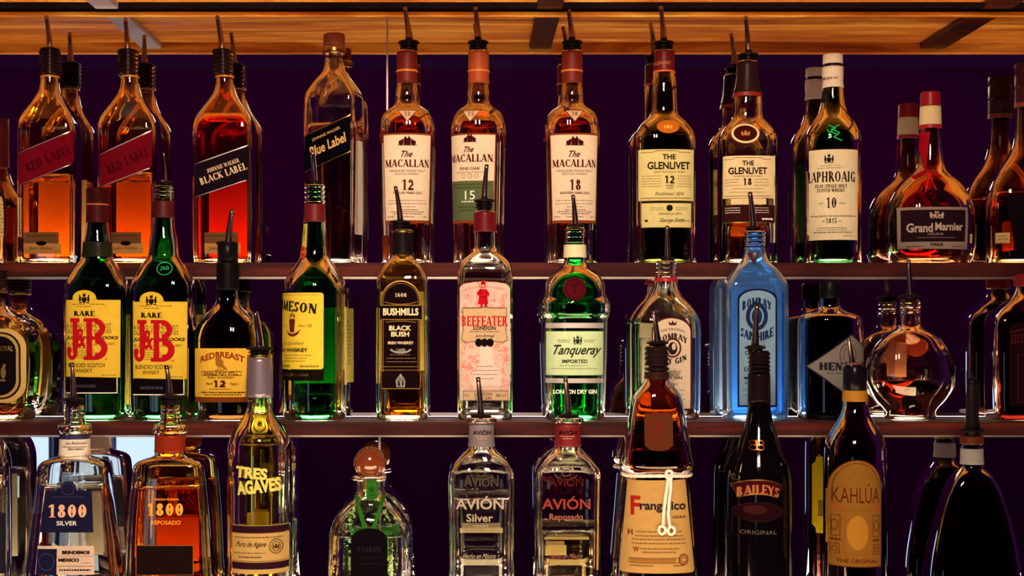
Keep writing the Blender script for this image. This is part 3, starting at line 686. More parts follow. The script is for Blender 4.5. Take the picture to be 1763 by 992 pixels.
# ---- faceted decanter at the left edge
b = Bottle('whisky_bottle', 'faceted cut-glass bottle with gold-bordered dark label, left end of middle shelf', 1, -10,
   [(495, 20), (515, 19), (530, 22), (540, 38), (552, 56), (570, 70), (595, 77), (640, 77), (690, 72), (716, 67), (722, 64)], .62, 3, glass('f4dfa0'), 704, liquid('d0541a'), flute=(30, .045), smooth=1)
b.ribs('screw_collar', 478, 497, 22, 3, plastic('241216', .3)); b.sleeve('gold_collar', 500, 504, metalm('d8b060'), 2); b.lathe('cap', [(466, 0), (466, 20), (479, 21), (479, 0)], plastic('1a0c14'))
def roundrect(x0, y0, x1, y1, r, n=6):
    o = []
    for cx, cy_, a0 in ((x1-r, y0+r, -90), (x1-r, y1-r, 0), (x0+r, y1-r, 90), (x0+r, y0+r, 180)):
        for i in range(n+1):
            a = math.radians(a0+90*i/n); o.append((cx+r*math.cos(a), cy_+r*math.sin(a)))
    return o
b.print('front_label', [(paper('c8a868'), tess(roundrect(-60, 566, 42, 694, 34))), (ink('241410'), tess(roundrect(-53, 572, 34, 688, 31))), (paper('b09458'), tess(roundrect(-50, 575, 31, 685, 29))), (paper('140c12'), tess(roundrect(-46, 579, 27, 681, 27))), (GOLD, T('CROWN ROYAL', -8, 600, 9, 60)+crest(-8, 640, 40, 40))], e0=.0022)
# ---- two green bottles with yellow labels and big red letters
BUSHY = paper('deba3c', .2); REDI = ink('a3101c')
def curve(pts, n=8):
    o = [pts[0]]
    for i in range(1, len(pts)-1, 2):
        a, c, d = o[-1], pts[i], pts[i+1]
        for k in range(1, n+1):
            u = k/n; o.append(((1-u)**2*a[0]+2*u*(1-u)*c[0]+u*u*d[0], (1-u)**2*a[1]+2*u*(1-u)*c[1]+u*u*d[1]))
    return o
def jb_label(b, x0, ytop, acx, dx, dyy):
    """x0 left edge; everything else measured from the left bottle and moved by dx, dyy"""
    X = lambda x: x+dx
    Y = lambda y: y+dyy
    body = [(X(206), Y(516)), (X(205), Y(651)), (X(111), Y(649)), (X(111), Y(516)), (X(124), Y(516))]
    n = 14
    body += [(X(145)-21*math.cos(math.pi*i/n), Y(513)-14*math.sin(math.pi*i/n)) for i in range(n+1)]+[(X(168), Y(516))]
    ink_ = ink('1a1408')
    rim = line(body+body[:1], 1)
    J = R_(X(120), Y(548), X(137), Y(555))+R_(X(124.5), Y(552), X(133.5), Y(608))+ring(X(123.5), Y(606), 10, 14, 7, 0, 180)+ell(X(118), Y(603), 5, 6)
    B = R_(X(144), Y(548), X(168), Y(554.5))+R_(X(149), Y(552), X(159), Y(616))+R_(X(144), Y(613.5), X(168), Y(620))+ring(X(163), Y(565.5), 18, 17.5, 9.5, -90, 90)+ring(X(164), Y(600), 21, 20, 11, -90, 90)+R_(X(156), Y(580), X(168), Y(585.5))
    amp = T('&', X(139.5), Y(582), 34, 17, .03)
    lay = [(BUSHY, tess(body)), (ink_, rim+crest(X(145), Y(514), 20, 20)+serif('RARE', X(145), Y(540), 9, 36, .26, .1)+T('BLENDED SCOTCH', X(148), Y(629), 7, 64, .01)+T('WHISKY', X(144), Y(638.5), 7, 30, .01)
        +T('A BLEND OF THE FINEST', X(152), Y(561), 7.5, 78, -.0)+T('OLD SCOTCH WHISKIES', X(152), Y(570), 7.5, 78, -.0)+T('JUSTERINI & BROOKS', X(157), Y(582.5), 7.5, 88, .04, .25)+T("St. James's Street, London, SW1.", X(156), Y(593), 7, 84, 0, .4)+sum([micro(X(132), X(160+k), Y(600+k*1.0), 1) for k in range(0, 20, 4)], [])+micro(X(124), X(146), Y(524), 1)+micro(X(154), X(180), Y(524), 1)+micro(X(132), X(160), Y(528), 1)),
        (REDI, J+B+amp+ring(X(182), Y(618.5), 1.6, 1.6, .8)), (ink('8a7a20'), micro(X(175), X(198), Y(646), 1.6))]
    b.print('front_label', lay, L=7)
    b.print('lower_label', [(paper('120a10'), R_(X(111), Y(651), X(200), Y(676))), (WHT, R_(X(111), Y(676), X(200), Y(677.6))+R_(X(198.8), Y(651), X(200), Y(676))), (ink('3a3440'), micro(X(125), X(165), Y(665), 5))], label='black strip label edged in white')
JBP = [(325, 17), (352, 17.5), (385, 18), (405, 21), (420, 24), (442, 25.5), (449, 28), (462, 38), (478, 48), (490, 54), (502, 56), (560, 56), (700, 55), (716, 54), (722, 50)]
b = Bottle('whisky_bottle', 'green bottle with big red letters on yellow label and plain red cap', 1, 167, JBP, .8, 3, DG, 600, liquid('3a4a10'))
b.lathe('cap', [(324, 0), (324, 17), (326, 19), (350, 19), (352, 18), (352, 0)], plastic('30090a', .3)); b.sleeve('neck_capsule', 353, 384, plastic('3a080e', .45), 1); b.sleeve('neck_band', 417, 443, plastic('1c1c10', .3), 1); b.sleeve('neck_ring', 352, 354, plastic('b0603c', .3), 1.6)
jb_label(b, 111, 500, 145, 0, 0)
b.print('back_label', [(paper('f4e060', .65), R_(114, 540, 220, 705)), (REDI, T('J&B', 150, 590, 22, 30, .05))], back=True)
b = Bottle('whisky_bottle', 'green bottle with big red letters on yellow label and a slim spout', 1, 281, [(y-4 if y < 500 else y, h) for y, h in JBP], .8, 3, DG, 600, liquid('3a4a10'))
b.ribs('screw_collar', 320, 346, 18, 4, glass('2f9a50')); b.sleeve('neck_capsule', 347, 376, plastic('440a10', .45), 1)
b.pourer((283, 264), (285, 314), (314, 320), 14, r=(1.8, 3.2))
jb_label(b, 226, 503, 272, 115.5, 3)
b.print('back_label', [(paper('f4e060', .65), R_(230, 540, 334, 705)), (REDI, T('J&B', 262, 590, 22, 30, .05))], back=True)
b.print('seal_glint', [(ink('1c8048'), ring(281, 462, 14, 12, 2)+T('J&B', 281, 462, 9, 16, .03))], L=4)  # green glint of the raised seal put into its ink colour
# ---- dark bottle with bird label
b = Bottle('whisky_bottle', 'dark brown whisky bottle with yellow bird label numbered 12, behind the tall yellow-green bottle', 1, 392,
   [(424, 17), (455, 18), (500, 18.5), (518, 20), (530, 27), (543, 42), (556, 52), (572, 58), (590, 60), (715, 59), (722, 56)], .76, 2.2, glass('4a2a12'), 560, liquid('2a1208'))
b.lathe('cap', [(421, 0), (421, 16), (423, 17.5), (449, 18), (452, 16), (452, 0)], plastic('0e0a0c', .3))
b.pourer((401, 362), (393, 418), (417, 423), 17, r=(4, 6.5), k=1)
b.sleeve('neck_capsule', 452, 500, plastic('0a0608', .4), .8)
c = 384; YB = paper('e2b440', .2)
b.print('front_label', [(YB, R_(332, 600, 438, 692)), (ink('6a3414'), R_(332, 684, 438, 693)), (ink('7a2a14'), T('REDBREAST', c-2, 611, 11, 76, .03, arc=.0062)), (ink('8a5a24'), ell(c-6, 625, 7, 7)+ell(c-8, 619, 4.5, 4)+P((c-13, 619), (c-16, 620), (c-12.5, 621))+P((c-2, 625), (c+8, 637), (c+2, 636), (c-4, 631))+line([(c-7, 631), (c-9, 637)], 1)+line([(c-4, 631), (c-5, 637)], 1)+line([(c-14, 638), (c+2, 637)], 1.2)),
   (ink('3c1c0c'), T('SINGLE POT STILL', c-4, 643.5, 4.6, 60, .015)+T('IRISH WHISKEY', c-4, 650.5, 4.2, 48)+frame(c-38, 639.5, c+31, 647, .7)+T('Aged', c-24, 661, 5, 13, 0, .3)+T('Years', c+18, 661, 5, 14, 0, .3)+R_(c-24, 670, c+14, 670.7)+micro(c-40, c+38, 676, 2)+micro(c-34, c+32, 680, 1.4)), (ink('3c0c10'), serif('12', c-6, 661, 11.5, 21, .38, .14))])
# ---- green round bottle turned to the left
b = Bottle('whiskey_bottle', 'green whiskey bottle with yellow label turned left and small red neck seal', 1, 542,
   [(318, 16), (352, 17), (384, 18.5), (420, 22), (440, 24.5), (450, 29), (464, 40), (478, 49), (492, 54), (508, 55), (700, 55), (716, 54), (722, 50)], 1, 2, glass('38b85c'), 678, liquid('20300a'))
b.ribs('screw_collar', 318, 351, 18.5, 4, glass('2f9a50')); b.pourer((539, 261), (542, 314), (313, 318), 12, r=(4.2, 5.5), k=1, spout=MATS['chrome_bright'])
b.sleeve('neck_capsule', 352, 383, plastic('5a1418', .4), 1)
b.print('neck_label', [(paper('d8c048'), R_(519, 382, 534, 424)), (BLK, T('1780', 527, 400, 5, 22, ang=90))], th0=-12); b.print('neck_seal', [(ink('a02818'), ell(525, 432, 10, 11, 24)), (ink('d88840'), T('JJ&S', 525, 432, 6, 13)+ring(525, 432, 9, 10, .8))], e0=.0008, th0=-12)
c = 542; YJ = paper('e4c640', .2); KJ = ink('1c1c10')
b.print('front_label', [(YJ, tess(roundrect(c-58, 504, c+57, 636, 5))), (ink('8a7a30'), line([(c-58, 507), (c+50, 508)], .8)), (KJ, serif('JAMESON', c-4, 527, 17, 100, .26, .12, ang=-6)), (ink('5a1c14'), P((c-8, 551), (c+6, 551), (c+4, 572), (c-6, 572))+ell(c-1, 551, 7, 2)+line([(c-7, 548), (c-5, 540), (c-2, 546), (c, 538), (c+3, 546), (c+5, 541), (c+5, 548)], 1.5)+line(curve([(c-12, 573), (c, 583), (c+13, 572)]), 3.5)+line(curve([(c-16, 568), (c, 583), (c+17, 568)]), 1)),
   (ink('7a6a2c'), T('Since 1780', c+26, 561, 4.5, 24, 0, .3)+T('John', c-26, 561, 4.5, 14, 0, .3)+T('Triple Distilled', c-8, 592, 7, 60, 0, .45)+micro(c-36, c+38, 612)+micro(c-22, c+30, 617)+micro(c-30, c+26, 622)+micro(c+16, c+50, 631, 3)),
   (KJ, T('IRISH WHISKEY', c-6, 603, 6.5, 74, .03)+T('IMPORTED', c-22, 631, 4, 32, .02))], th0=-36, L=6)
b.print('lower_label', [(paper('14100c'), R_(c-58, 637, c+57, 656)), (GOLD, T('John Jameson', c, 646, 8, 60, .01, .4))], th0=-36, L=6)
b.print('back_label', [(paper('f4e880', .65), R_(c-75, 528, c+75, 664)), (KJ, sum([micro(c-40, c+40, y) for y in range(560, 636, 7)], [])+T('ORIGINAL', c, 552, 8, 60, .03))], th0=-30, back=True)
# ---- square bottle with arched black label
b = Bottle('whiskey_bottle', 'square clear whiskey bottle with tall black arched label and amber liquid at the bottom', 1, 693,
   [(396, 17), (440, 18), (445, 21), (452, 29), (463, 37), (476, 43.5), (490, 45.5), (600, 45.5), (715, 45.5), (722, 43)], .84, 6, glass('fcf4b4'), 645, liquid('eda034'), wall=3, lit=3)
b.pourer((681, 322), (689, 380), (381, 397), 18, k=3, r=(3.4, 5.5))
b.sleeve('neck_capsule', 399, 439, plastic('140c10', .3), 1); b.sleeve('capsule_ring', 398, 401, metalm('c8a850'), 2)
c = 690; BK = paper('170b10'); CRM = ink('e0c8a0')
b.print('front_label', [(GOLD, tess(arched(656, 483, 724, 669, 34))), (BK, tess(arched(658, 485, 722, 668, 33))), (ink('7a5a34'), line([(660, 666), (660, 519)]+[(690-30*math.cos(math.pi*i/16), 517-29*math.sin(math.pi*i/16)) for i in range(17)]+[(720, 519), (720, 666)], .8)), (BK, R_(654, 526, 726, 550)),
   (CRM, serif('1608', c, 508, 6.5, 20, .16)+T('BUSHMILLS', c, 537, 12.5, 61, .035)+T('BLACK', c-1, 565, 8.5, 38, .03)+T('BUSH', c-1, 575.5, 8.5, 31, .03)+T('IRISH WHISKEY', c, 590.5, 5, 44, .02)),
   (GOLD, line(curve([(662, 520), (690, 528), (718, 520)]), 1)+R_(656, 525, 724, 526.4)+R_(656, 549.6, 724, 551)+line(curve([(664, 555), (690, 551), (716, 555)]), 1)+R_(658, 631, 722, 632)+R_(658, 637, 722, 638)), (SILV, ring(c, 600, 19, 9, 3.5, 10, 170)+T('1608', c, 603, 6, 15, .03)), (ink('8a6a4a'), micro(666, 716, 617)+micro(664, 718, 623)+micro(672, 708, 611))])
b.print('lower_label', [(BK, R_(657, 640, 723, 669)), (GOLD, R_(657, 668.5, 723, 670)), (SILV, P((c-7, 667), (c-9, 655), (c, 643), (c+8, 655), (c+7, 667))+R_(c-4, 650, c+4, 667)), (BK, R_(c-5, 657, c-2, 664)+R_(c+2, 657, c+5, 664)+line([(c-8, 655), (c+8, 655)], 1))], e0=.0009)
b.print('back_label', [(paper('f6eebc', .7), R_(652, 500, 734, 640))], back=True, label='pale back label seen through the glass')
b.print('embossed_date', [(glass('ffe0a0'), serif('1608', 692, 685, 12, 46, .26, .12))], L=4, label='embossed year in the glass')
# ---- clear gin bottle with red printed guard
b = Bottle('gin_bottle', 'clear square gin bottle with red guard figure above a beige shield label', 1, 835,
   [(364, 18.5), (400, 19.5), (424, 20), (432, 22), (440, 30), (450, 40), (460, 46), (472, 48), (600, 48), (716, 48), (722, 45)], .8, 6, glass('f6f4ee'), 455, liquid('fbfbf8'), wall=3.2, lit=3)
b.pourer((838, 285), (834, 342), (344, 364), 18, k=3); b.sleeve('neck_capsule', 366, 400, plastic('5a0e18', .3), 1)
c = 833; PK = ink('dc6a58'); PKL = paper('dcc2b8', .3); RG = ink('a80f1c'); BEI = paper('c2a684', .15)
scene = []
rr = random.Random(3)
for i in range(240):
    x = rr.uniform(790, 872); y = rr.uniform(500, 668)
    k = rr.random()
    if k < .35: scene += frame(x, y, x+rr.uniform(2.5, 6), y+rr.uniform(3, 9), .6)
    elif k < .6: scene += ring(x+3, y+3, rr.uniform(1.5, 4), rr.uniform(1.5, 4), .6)
    elif k < .8: scene += line([(x, y+9), (x+3, y), (x+6, y+9)], .9)
    else: scene += line(curve([(x, y), (x+4, y-5), (x+9, y)]), 1)
top = [(789, 496), (798, 489), (815, 486), (832, 485), (855, 486), (872, 489), (880, 497), (880, 690), (789, 690)]
b.print('front_print', [(PKL, tess(top)), (PK, scene+line(top[:7], 0.8)), (paper('e4d4ca', .3), tess([(826, 596), (846, 596), (850, 625), (862, 642), (864, 664), (812, 664), (818, 640), (826, 622)])), (ink('5a2018'), micro(822, 852, 631)+micro(816, 858, 638)+micro(816, 858, 645)+micro(824, 850, 652)), (PK, T('DISTILLED IN THE HEART OF LONDON', c, 494, 4, 66, arc=.004))], label='pinkish white printed London scene')
G = ell(832, 492, 4, 4.5)+R_(827.5, 486.5, 836.5, 489.5)+R_(829.5, 483, 834.5, 488)+P((826, 498), (838, 498), (840.5, 524), (823, 524))+P((826, 498), (820, 505), (823, 510), (829, 503))+P((838, 498), (843, 506), (840.5, 512), (836, 503))+R_(827, 523, 831, 537)+R_(834, 523, 838, 535)+P((826, 536), (832, 536), (832, 540), (825, 540))+P((834, 534), (840, 535), (840, 539), (834, 538))
b.print('guard_figure', [(RG, G), (ink('7a1014'), line([(822, 484), (844, 540)], .8)+R_(825, 511, 839, 513)), (ink('c8a080'), ell(832, 492.5, 2.2, 2.6, 10))], e0=.0012, L=4, label='red coated guard with staff printed above the shield')
SH = [(796, 530), (824, 530), (834, 528), (844, 530), (873, 530), (871, 566), (874, 586), (866, 590), (850, 588), (834, 596), (818, 588), (802, 590), (794, 586), (797, 566)]
b.print('front_label', [(ink('6a5a48'), tess(SH)), (BEI, tess(inset(SH, 1.5))), (RG, serif('BEEFEATER', c+1, 553, 17, 78, .2, .1)), (BLK, T('LONDON', c+1, 565, 6.5, 38, .03)+T("THE WORLD'S MOST AWARDED GIN", c+1, 571, 2.6, 50)+T('James Burrough', c+2, 579, 6, 32, 0, .4)+ell(824, 590, 6, 7)+ell(834, 590, 6, 7)+ell(844, 590, 6, 7))], e0=.0018, label='beige shield label with red capitals')
b.print('lower_label', [(ink('6a5a48'), R_(797, 673, 875, 690)), (BEI, R_(798, 674, 874, 689)), (BLK, T('LONDON', 832, 678.5, 5.5, 30, .01)+T('DRY GIN', 832, 685.5, 5.5, 28, .01)+T('70cl', 803, 681, 4, 8)+T('40% vol', 862, 681, 5, 17))], e0=.0018)
# ---- green fluted gin bottle with round red seal
b = Bottle('gin_bottle', 'green domed gin bottle with round red seal and pale green label between silver bands', 1, 990,
   [(392, 17), (420, 18), (440, 19), (447, 18.5), (458, 21), (466, 32), (476, 44), (490, 52), (508, 55), (514, 56), (518, 59), (524, 61), (532, 60), (540, 60.5), (545, 58), (549, 55.5), (600, 55), (700, 52), (722, 51)], .86, 2.5, glass('40c468'), 470, liquid('b8e8b0'), smooth=2)
b.ribs('screw_collar', 394, 421, 18.5, 3, glass('1f7a34')); b.sleeve('clear_collar', 422, 444, pmat('cloudy_collar', 'c8c8a0', .25), 1.2); b.pourer((986, 337), (991, 388), (387, 394), 15, k=1, r=(3.4, 6))
b.print('wax_seal', [(glass('7ad890'), ring(990, 497, 26, 26, 4)), (ink('480c16'), ell(990, 497, 20, 20)), (ink('2a0810'), ring(990, 497, 16, 16, 1)+T('T', 990, 497, 16, 14))], e0=.0015, L=6, label='round dark red seal in a raised ring')
c = 991; SLV = pmat('silver_band', (.72, .66, .66), .35, .6); PG = paper('cfe6b8', .25)
b.print('silver_band', [(SLV, R_(941, 556, 1041, 565))]); b.print('silver_band', [(SLV, R_(941, 652, 1041, 660))])
b.print('front_label', [(PG, R_(941, 570, 1041, 647)), (ink('5a7a50'), frame(941, 570, 1041, 647, .8)), (ink('2a2c24'), crest(995, 586, 16, 17)+T('Tanqueray', c+2, 605, 22, 84, .02, .42)+T('IMPORTED', c-1, 622.5, 6.5, 44, .03)), (ink('6a7a60'), micro(960, 984, 586)+micro(1005, 1026, 586)+micro(964, 1012, 630)+micro(950, 1030, 635)+micro(962, 982, 589)+micro(1007, 1024, 589)), (ink('dfe8d8'), T('LONDON DRY GIN', c, 675, 7.5, 75, .03))])
# ---- clear gin bottle, arched label, half behind the brown friar-shaped bottle
b = Bottle('gin_bottle', 'clear broad-shouldered gin bottle with arched beige label, behind the brown friar-shaped bottle', 1, 1147,
   [(450, 17), (480, 18), (488, 19.5), (500, 22), (512, 29), (524, 41), (536, 50), (548, 56.5), (560, 59), (600, 59), (715, 58), (722, 54)], .72, 4, glass('fcfaea'), 582, liquid('fcfcf0'), wall=3, lit=3)
b.ribs('screw_collar', 449, 479, 18.5, 4, glass('e0dcc0')); b.sleeve('neck_band', 479, 485, plastic('9a1c20', .35), 1.6); b.pourer((1148, 390), (1150, 446), (444, 449), 12, r=(3.6, 6), k=1, spout=MATS['chrome'])
A = arched(1122, 546, 1191, 706, 24); c = 1158; OR = ink('4a1218')
b.print('front_label', [(OR, tess(A)), (paper('dccab0'), tess(inset(A, 2.2))), (OR, P((c-6, 560), (c-7, 553), (c-3, 557), (c, 552), (c+3, 557), (c+7, 553), (c+6, 560))+ring(c, 599, 15, 17, 3)), (ink('241c20'), T('THE ORIGINAL', c, 567, 4, 42, arc=.01)+serif('BOMBAY', c, 579, 11, 50, .26, .12, arc=.014)+ell(c, 600, 8, 11)+serif('DRY GIN', c, 622, 10, 48, .26, .12, arc=-.014)+T('distilled', c, 640, 6, 26, 0, .4)+T('LONDON', c, 645.5, 4, 22, .02)+T('DRY GIN', c, 650.5, 5, 32, .03)+T('1761', c, 662, 5, 16)), (paper('dccab0'), ell(c+2, 597, 3.5, 6, 12)), (ink('8a7a68'), micro(c-22, c+22, 672)+micro(c-20, c+20, 680)+micro(c-22, c+22, 688))])
b.print('back_label', [(paper('fff8e0', .7), R_(1094, 556, 1192, 706))], back=True)
# ---- blue gin bottle
b = Bottle('gin_bottle', 'bright blue gin bottle partly hidden by a black bottle neck', 1, 1301,
   [(398, 17), (432, 18), (446, 21), (456, 29), (466, 40), (477, 49), (487, 55), (500, 57), (715, 56), (722, 54)], .70, 7, glow_glass('86c6ff', .14), 463, liquid('d0e8ff'), wall=3)
b.ribs('screw_collar', 398, 430, 18.5, 4, glass('2a6ad0')); b.pourer((1291, 332), (1298, 392), (391, 398), 13, k=1, r=(4, 6.5))
b.print('neck_cut', [(plastic('3a1c2c', .3), P((1291, 434), (1311, 434), (1305, 450), (1301, 456), (1297, 450)))])
A = arched(1270, 497, 1338, 701, 18); c = 1303; NB = ink('16264e'); PB = paper('8fb8dc', .45)
b.print('front_label', [(ink('101430'), tess(A)), (PB, tess(inset(A, 3))), (NB, serif('BOMBAY', c, 520, 15, 50, .3, .14, arc=.012)+ring(c, 545, 19, 24, 7)+ell(c, 545, 9, 14)+serif('SAPPHIRE', c, 580, 15, 56, .3, .14, arc=-.012)+T('DISTILLED', c, 608, 7, 40, .02)+T('LONDON', c, 616, 5, 32)+T('DRY GIN', c, 636, 7, 44, .03)+ell(c+18, 651, 5, 2)+ell(c-18, 651, 5, 2)+T('by Vapour', c, 660, 6, 40)), (ink('3a5a8a'), micro(c-24, c+24, 672)+micro(c-24, c+24, 680)+T('John', c+16, 692, 7, 16, 0, .4))])
b.print('back_label', [(paper('e0f0ff', .7), R_(1256, 492, 1346, 712))], back=True)
b.print('corner_bevel', [(glass('80bcff'), R_(1252, 500, 1256, 715)+R_(1346, 500, 1350, 715))])
# ---- dark apothecary gin bottle with diamond label
b = Bottle('gin_bottle', 'near-black apothecary gin bottle with pale diamond label, left of the round cognac flask', 1, 1429,
   [(490, 17), (525, 17), (532, 20), (537, 34), (541, 48), (547, 54), (556, 56), (715, 56), (722, 54)], .82, 2, glass('0e1018'), None, None, lit=0)
b.lathe('cap', [(484, 0), (484, 16), (487, 18), (512, 18), (516, 16), (516, 0)], plastic('08080e', .4))
D = [(1391, 631), (1467, 575), (1545, 631), (1467, 689)]; c = 1467
b.print('front_label', [(ink('2a2430'), tess(D)), (paper('7c7672'), tess(inset(D, 3))), (ink('5a2a24'), ring(c-6, 612, 16, 20, 1.5)+ring(c-6, 612, 9, 13, 1)), (ink('201c28'), serif("HENDRICK'S", c, 631, 13, 110, .3, .14)+micro(c-44, c+44, 643)+T('GIN', c, 655, 9, 24, .03)), ], th0=-6 if False else None, L=6)
b.print('back_label', [(paper('d8d4d0', .5), R_(1400, 590, 1450, 690)), (BLK, sum([R_(1404, y, 1446, y+2) for y in range(640, 680, 4)], []))], th0=-20, back=True)
# ---- round cognac flask on a foot
b = Bottle('cognac_bottle', 'round globe-shaped cognac flask on a small glass foot with dark amber cognac', 1, 1567,
   [(516, 16), (532, 16), (536, 19), (540, 16.5), (558, 17.5), (566, 24), (574, 40), (588, 56), (606, 69), (628, 76.5), (648, 78), (668, 74.5), (688, 62), (700, 49), (705, 44.5), (710, 44), (722, 44)], .60, 2, glass('ffe6cc'), 655, liquid('5a1608'), wall=3.4)
b.ribs('screw_collar', 517, 532, 18, 2, glass('c8b060')); b.pourer((1562, 448), (1567, 510), (508, 517), 20, k=1, r=(3.6, 6.5))
b.print('front_mark', [(ink('2a1010'), ring(1568, 645, 7, 8, 1.4)+T('C', 1568, 645, 8, 7, .03))], label='small round emblem')
b.print('back_label', [(paper('c86038', .6), ell(1590, 600, 18, 16)), ], back=True); b.print('back_strip', [(paper('d8a888', .6), R_(1555, 590, 1575, 652))], back=True)
# ---- dark red rum bottle at right edge
b = Bottle('rum_bottle', 'dark red square rum bottle at the right end of the middle shelf', 1, 1771,
   [(482, 18), (500, 19), (512, 26), (524, 46), (534, 62), (546, 71), (560, 74), (716, 73), (722, 70)], .66, 6, glass('8a2418'), 615, liquid('4a0c0a'), wall=4, lit=2)
b.lathe('cap', [(472, 0), (472, 20), (474, 22), (492, 22), (494, 20), (494, 0)], plastic('5a1012', .3))
b.print('front_label', [(paper('1c080c'), tess([(1738, 560), (1800, 548), (1800, 700), (1738, 700)])), (ink('3a1814'), line([(1738, 572), (1800, 560)], 2)+line([(1738, 592), (1800, 584)], 1.4)+sum([R_(x, 574, x+2, 590) for x in range(1742, 1798, 5)], [])+frame(1752, 610, 1800, 694, 1.2))])
# ================================================================ BOTTOM SHELF
def neckring(b, y0, y1, hw, gl): b.lathe('glass_lip', [(y0, 10), (y0, hw-6), (y0+2, hw-1), (y0+4, hw-3), (y0+7, hw), (y1-3, hw), (y1-1, hw-5), (y1, 12)], gl, ch=1)
# ---- clear bottle at left edge
b = Bottle('tequila_bottle', 'clear bottle cut off by the left end of the bottom shelf', 2, -38, [(735, 22), (745, 26), (755, 38), (768, 48), (785, 54), (805, 56), (1001, 56)], .7, 3, glass('f0f0e4'), 818, liquid('f4f2e0'))
b.lathe('cap', [(700, 0), (700, 22), (736, 24), (738, 0)], plastic('2a2a2c'))
b.print('front_label', [(paper('20202c'), R_(-84, 885, 11, 990))]); b.print('back_label', [(paper('cfc49c', .5), R_(-80, 830, -4, 980))], back=True)
def trap1800(cx, label, gl, lq, ring_gl, silver):
    hb = 88 if silver else 80
    b = Bottle('tequila_bottle', label, 2, cx, [(698, 16), (730, 17), (746, 25), (782, 25), (786, 30), (789, 42), (793, 55), (799, 62), (808, 64.5), (830, 66.5), (900, 74+(.0 if silver else -1)), (980, hb-4), (1001, hb-2)], .62, 5, gl, 833 if silver else 836, lq, smooth=2, wall=3.6, lit=3)
    b.ribs('screw_collar', 700, 728, 17.5, 4, ring_gl); neckring(b, 730, 748, 30, ring_gl)
    return b
SC = glass('fbf8f0')
b = trap1800(127, 'clear trapezoid tequila bottle with navy blue label and clear spirit', SC, liquid('f6f4ec'), glass('f0ead8'), True)
b.pourer((124, 625), (125, 686), (686, 700), 19, k=2)
b.sleeve('neck_capsule', 749, 755, plastic('262450', .35), 1.4); b.sleeve('neck_label', 755, 783, paper('e4d8cc'), 1.2)
b.print('neck_print', [(BLK, T('Juan Beckmann', 122, 766, 7, 34, 0, .35)+R_(100, 771.5, 150, 772.3)+T('MADE IN MEXICO', 123, 776, 3.4, 26, .02))], e0=.0016)
NV = paper('1a1a38'); Q = [(74, 846), (99, 846), (102, 836), (108, 831), (114, 830), (120, 831), (126, 836), (129, 846), (155, 846), (159, 918), (66, 918)]
b.print('front_label', [(NV, tess(Q)), (ink('34345a'), ring(114, 843, 11, 11, 1)), (ink('c89c80'), serif('1800', 114, 881, 22, 66, .34, .12)), (ink('d8d0cc'), T('SILVER', 113, 902, 7.5, 35, .01)), (ink('3a3a60'), micro(86, 142, 857))])
b.print('lower_label', [(paper('cdb6a8'), tess([(63, 941), (160, 941), (162, 990), (60, 990)])), (NV, tess([(63, 946), (97, 946), (97, 990), (61, 990)])), (ink('34345a'), ring(79, 968, 14, 15, 1.2)), (BLK, T('BRINDEMOS', 130, 952, 6, 48, .06)+T('MEXICO', 118, 965, 6, 36, .06)+micro(102, 156, 982, 2.4)), (ink('8a6a5a'), R_(98, 975, 161, 975.7)+R_(98, 958, 161, 958.5)+micro(140, 156, 970))])
b.print('back_label', [(paper('e4dcc8', .5), R_(95, 858, 168, 972)), (ink('8a8470'), ring(112, 935, 22, 16, 1.5)+micro(128, 166, 930)+micro(128, 166, 940)+micro(128, 166, 950))], back=True)
b = trap1800(292, 'clear trapezoid tequila bottle full of amber tequila with orange lettering', glass('ffe2a0'), liquid('f08a1c'), glass('f8dc98'), False)
b.pourer((287, 630), (291, 680), (681, 700), 20, k=2)
b.sleeve('neck_capsule', 749, 778, plastic('74200c', .25), 1.4)
OG = ink('e89030')
b.print('front_print', [(ink('4a2410'), ring(285, 836, 12, 8, 1)), (OG, serif('1800', 284, 878, 21, 62, .34, .12)+T('REPOSADO', 285, 900.5, 7, 51, .01)+T('TEQUILA RESERVA', 285, 861, 4, 44, .01))])
b.print('lower_label', [(ink('7a4a1c'), R_(233, 939, 333, 991)), (paper('1a0f12'), R_(234.5, 940.5, 331.5, 990))])
b.print('back_label', [(paper('e8a040', .6), R_(250, 905, 338, 985)), (ink('c84010'), serif('1800', 292, 852, 20, 56, .34, .12)+line([(300, 870), (336, 900)], 1.5)+line([(310, 868), (340, 892)], 1.2))], back=True)
# ---- tall round yellowish bottle
b = Bottle('tequila_bottle', 'tall round tequila bottle with chrome spout and yellow hand lettering', 2, 447,
   [(612, 20), (655, 22), (684, 22), (700, 21.5), (712, 25), (726, 34), (740, 44), (755, 51), (770, 54), (790, 55), (1001, 55)], 1, 2, glass('f4ecb0'), 764, liquid('d8c858'))
b.pourer((440, 537), (447, 600), (598, 614), 23, k=2, r=(5.5, 8), spout=MATS['chrome_bright']); b.sleeve('capsule_ring', 611, 616, metalm('d8b868'), 1.5); b.sleeve('neck_capsule', 616, 684, pmat('striped_capsule', (.28, .22, .28), .3, .7), 1.2)
for y in range(634, 684, 6): pass
YW = ink('bcb45c')
b.print('front_print', [(YW, T('TRES', 432, 815, 20, 56, .05, 0, ang=-5)+T('AGAVES', 444, 838, 24, 76, .05, 0, ang=6))], L=5, label='yellow hand-lettered name')
b.print('front_label', [(paper('b89a60'), R_(397, 905, 493, 989)), (paper('2a1420'), R_(397, 906, 493, 918)+R_(397, 969, 493, 981)), (ink('7a3c24'), R_(397, 918, 493, 919)+R_(397, 966.5, 493, 967.5)), (ink('3a2418'), T('Puro de Agave', 432, 939, 12, 52, .01, .35)+ring(474, 942, 11, 13, 1.2)+ring(474, 942, 7, 9, 1)+crest(474, 942, 10, 10)+micro(402, 456, 953)+micro(410, 450, 960, 2)+micro(402, 485, 926, 1.2))])
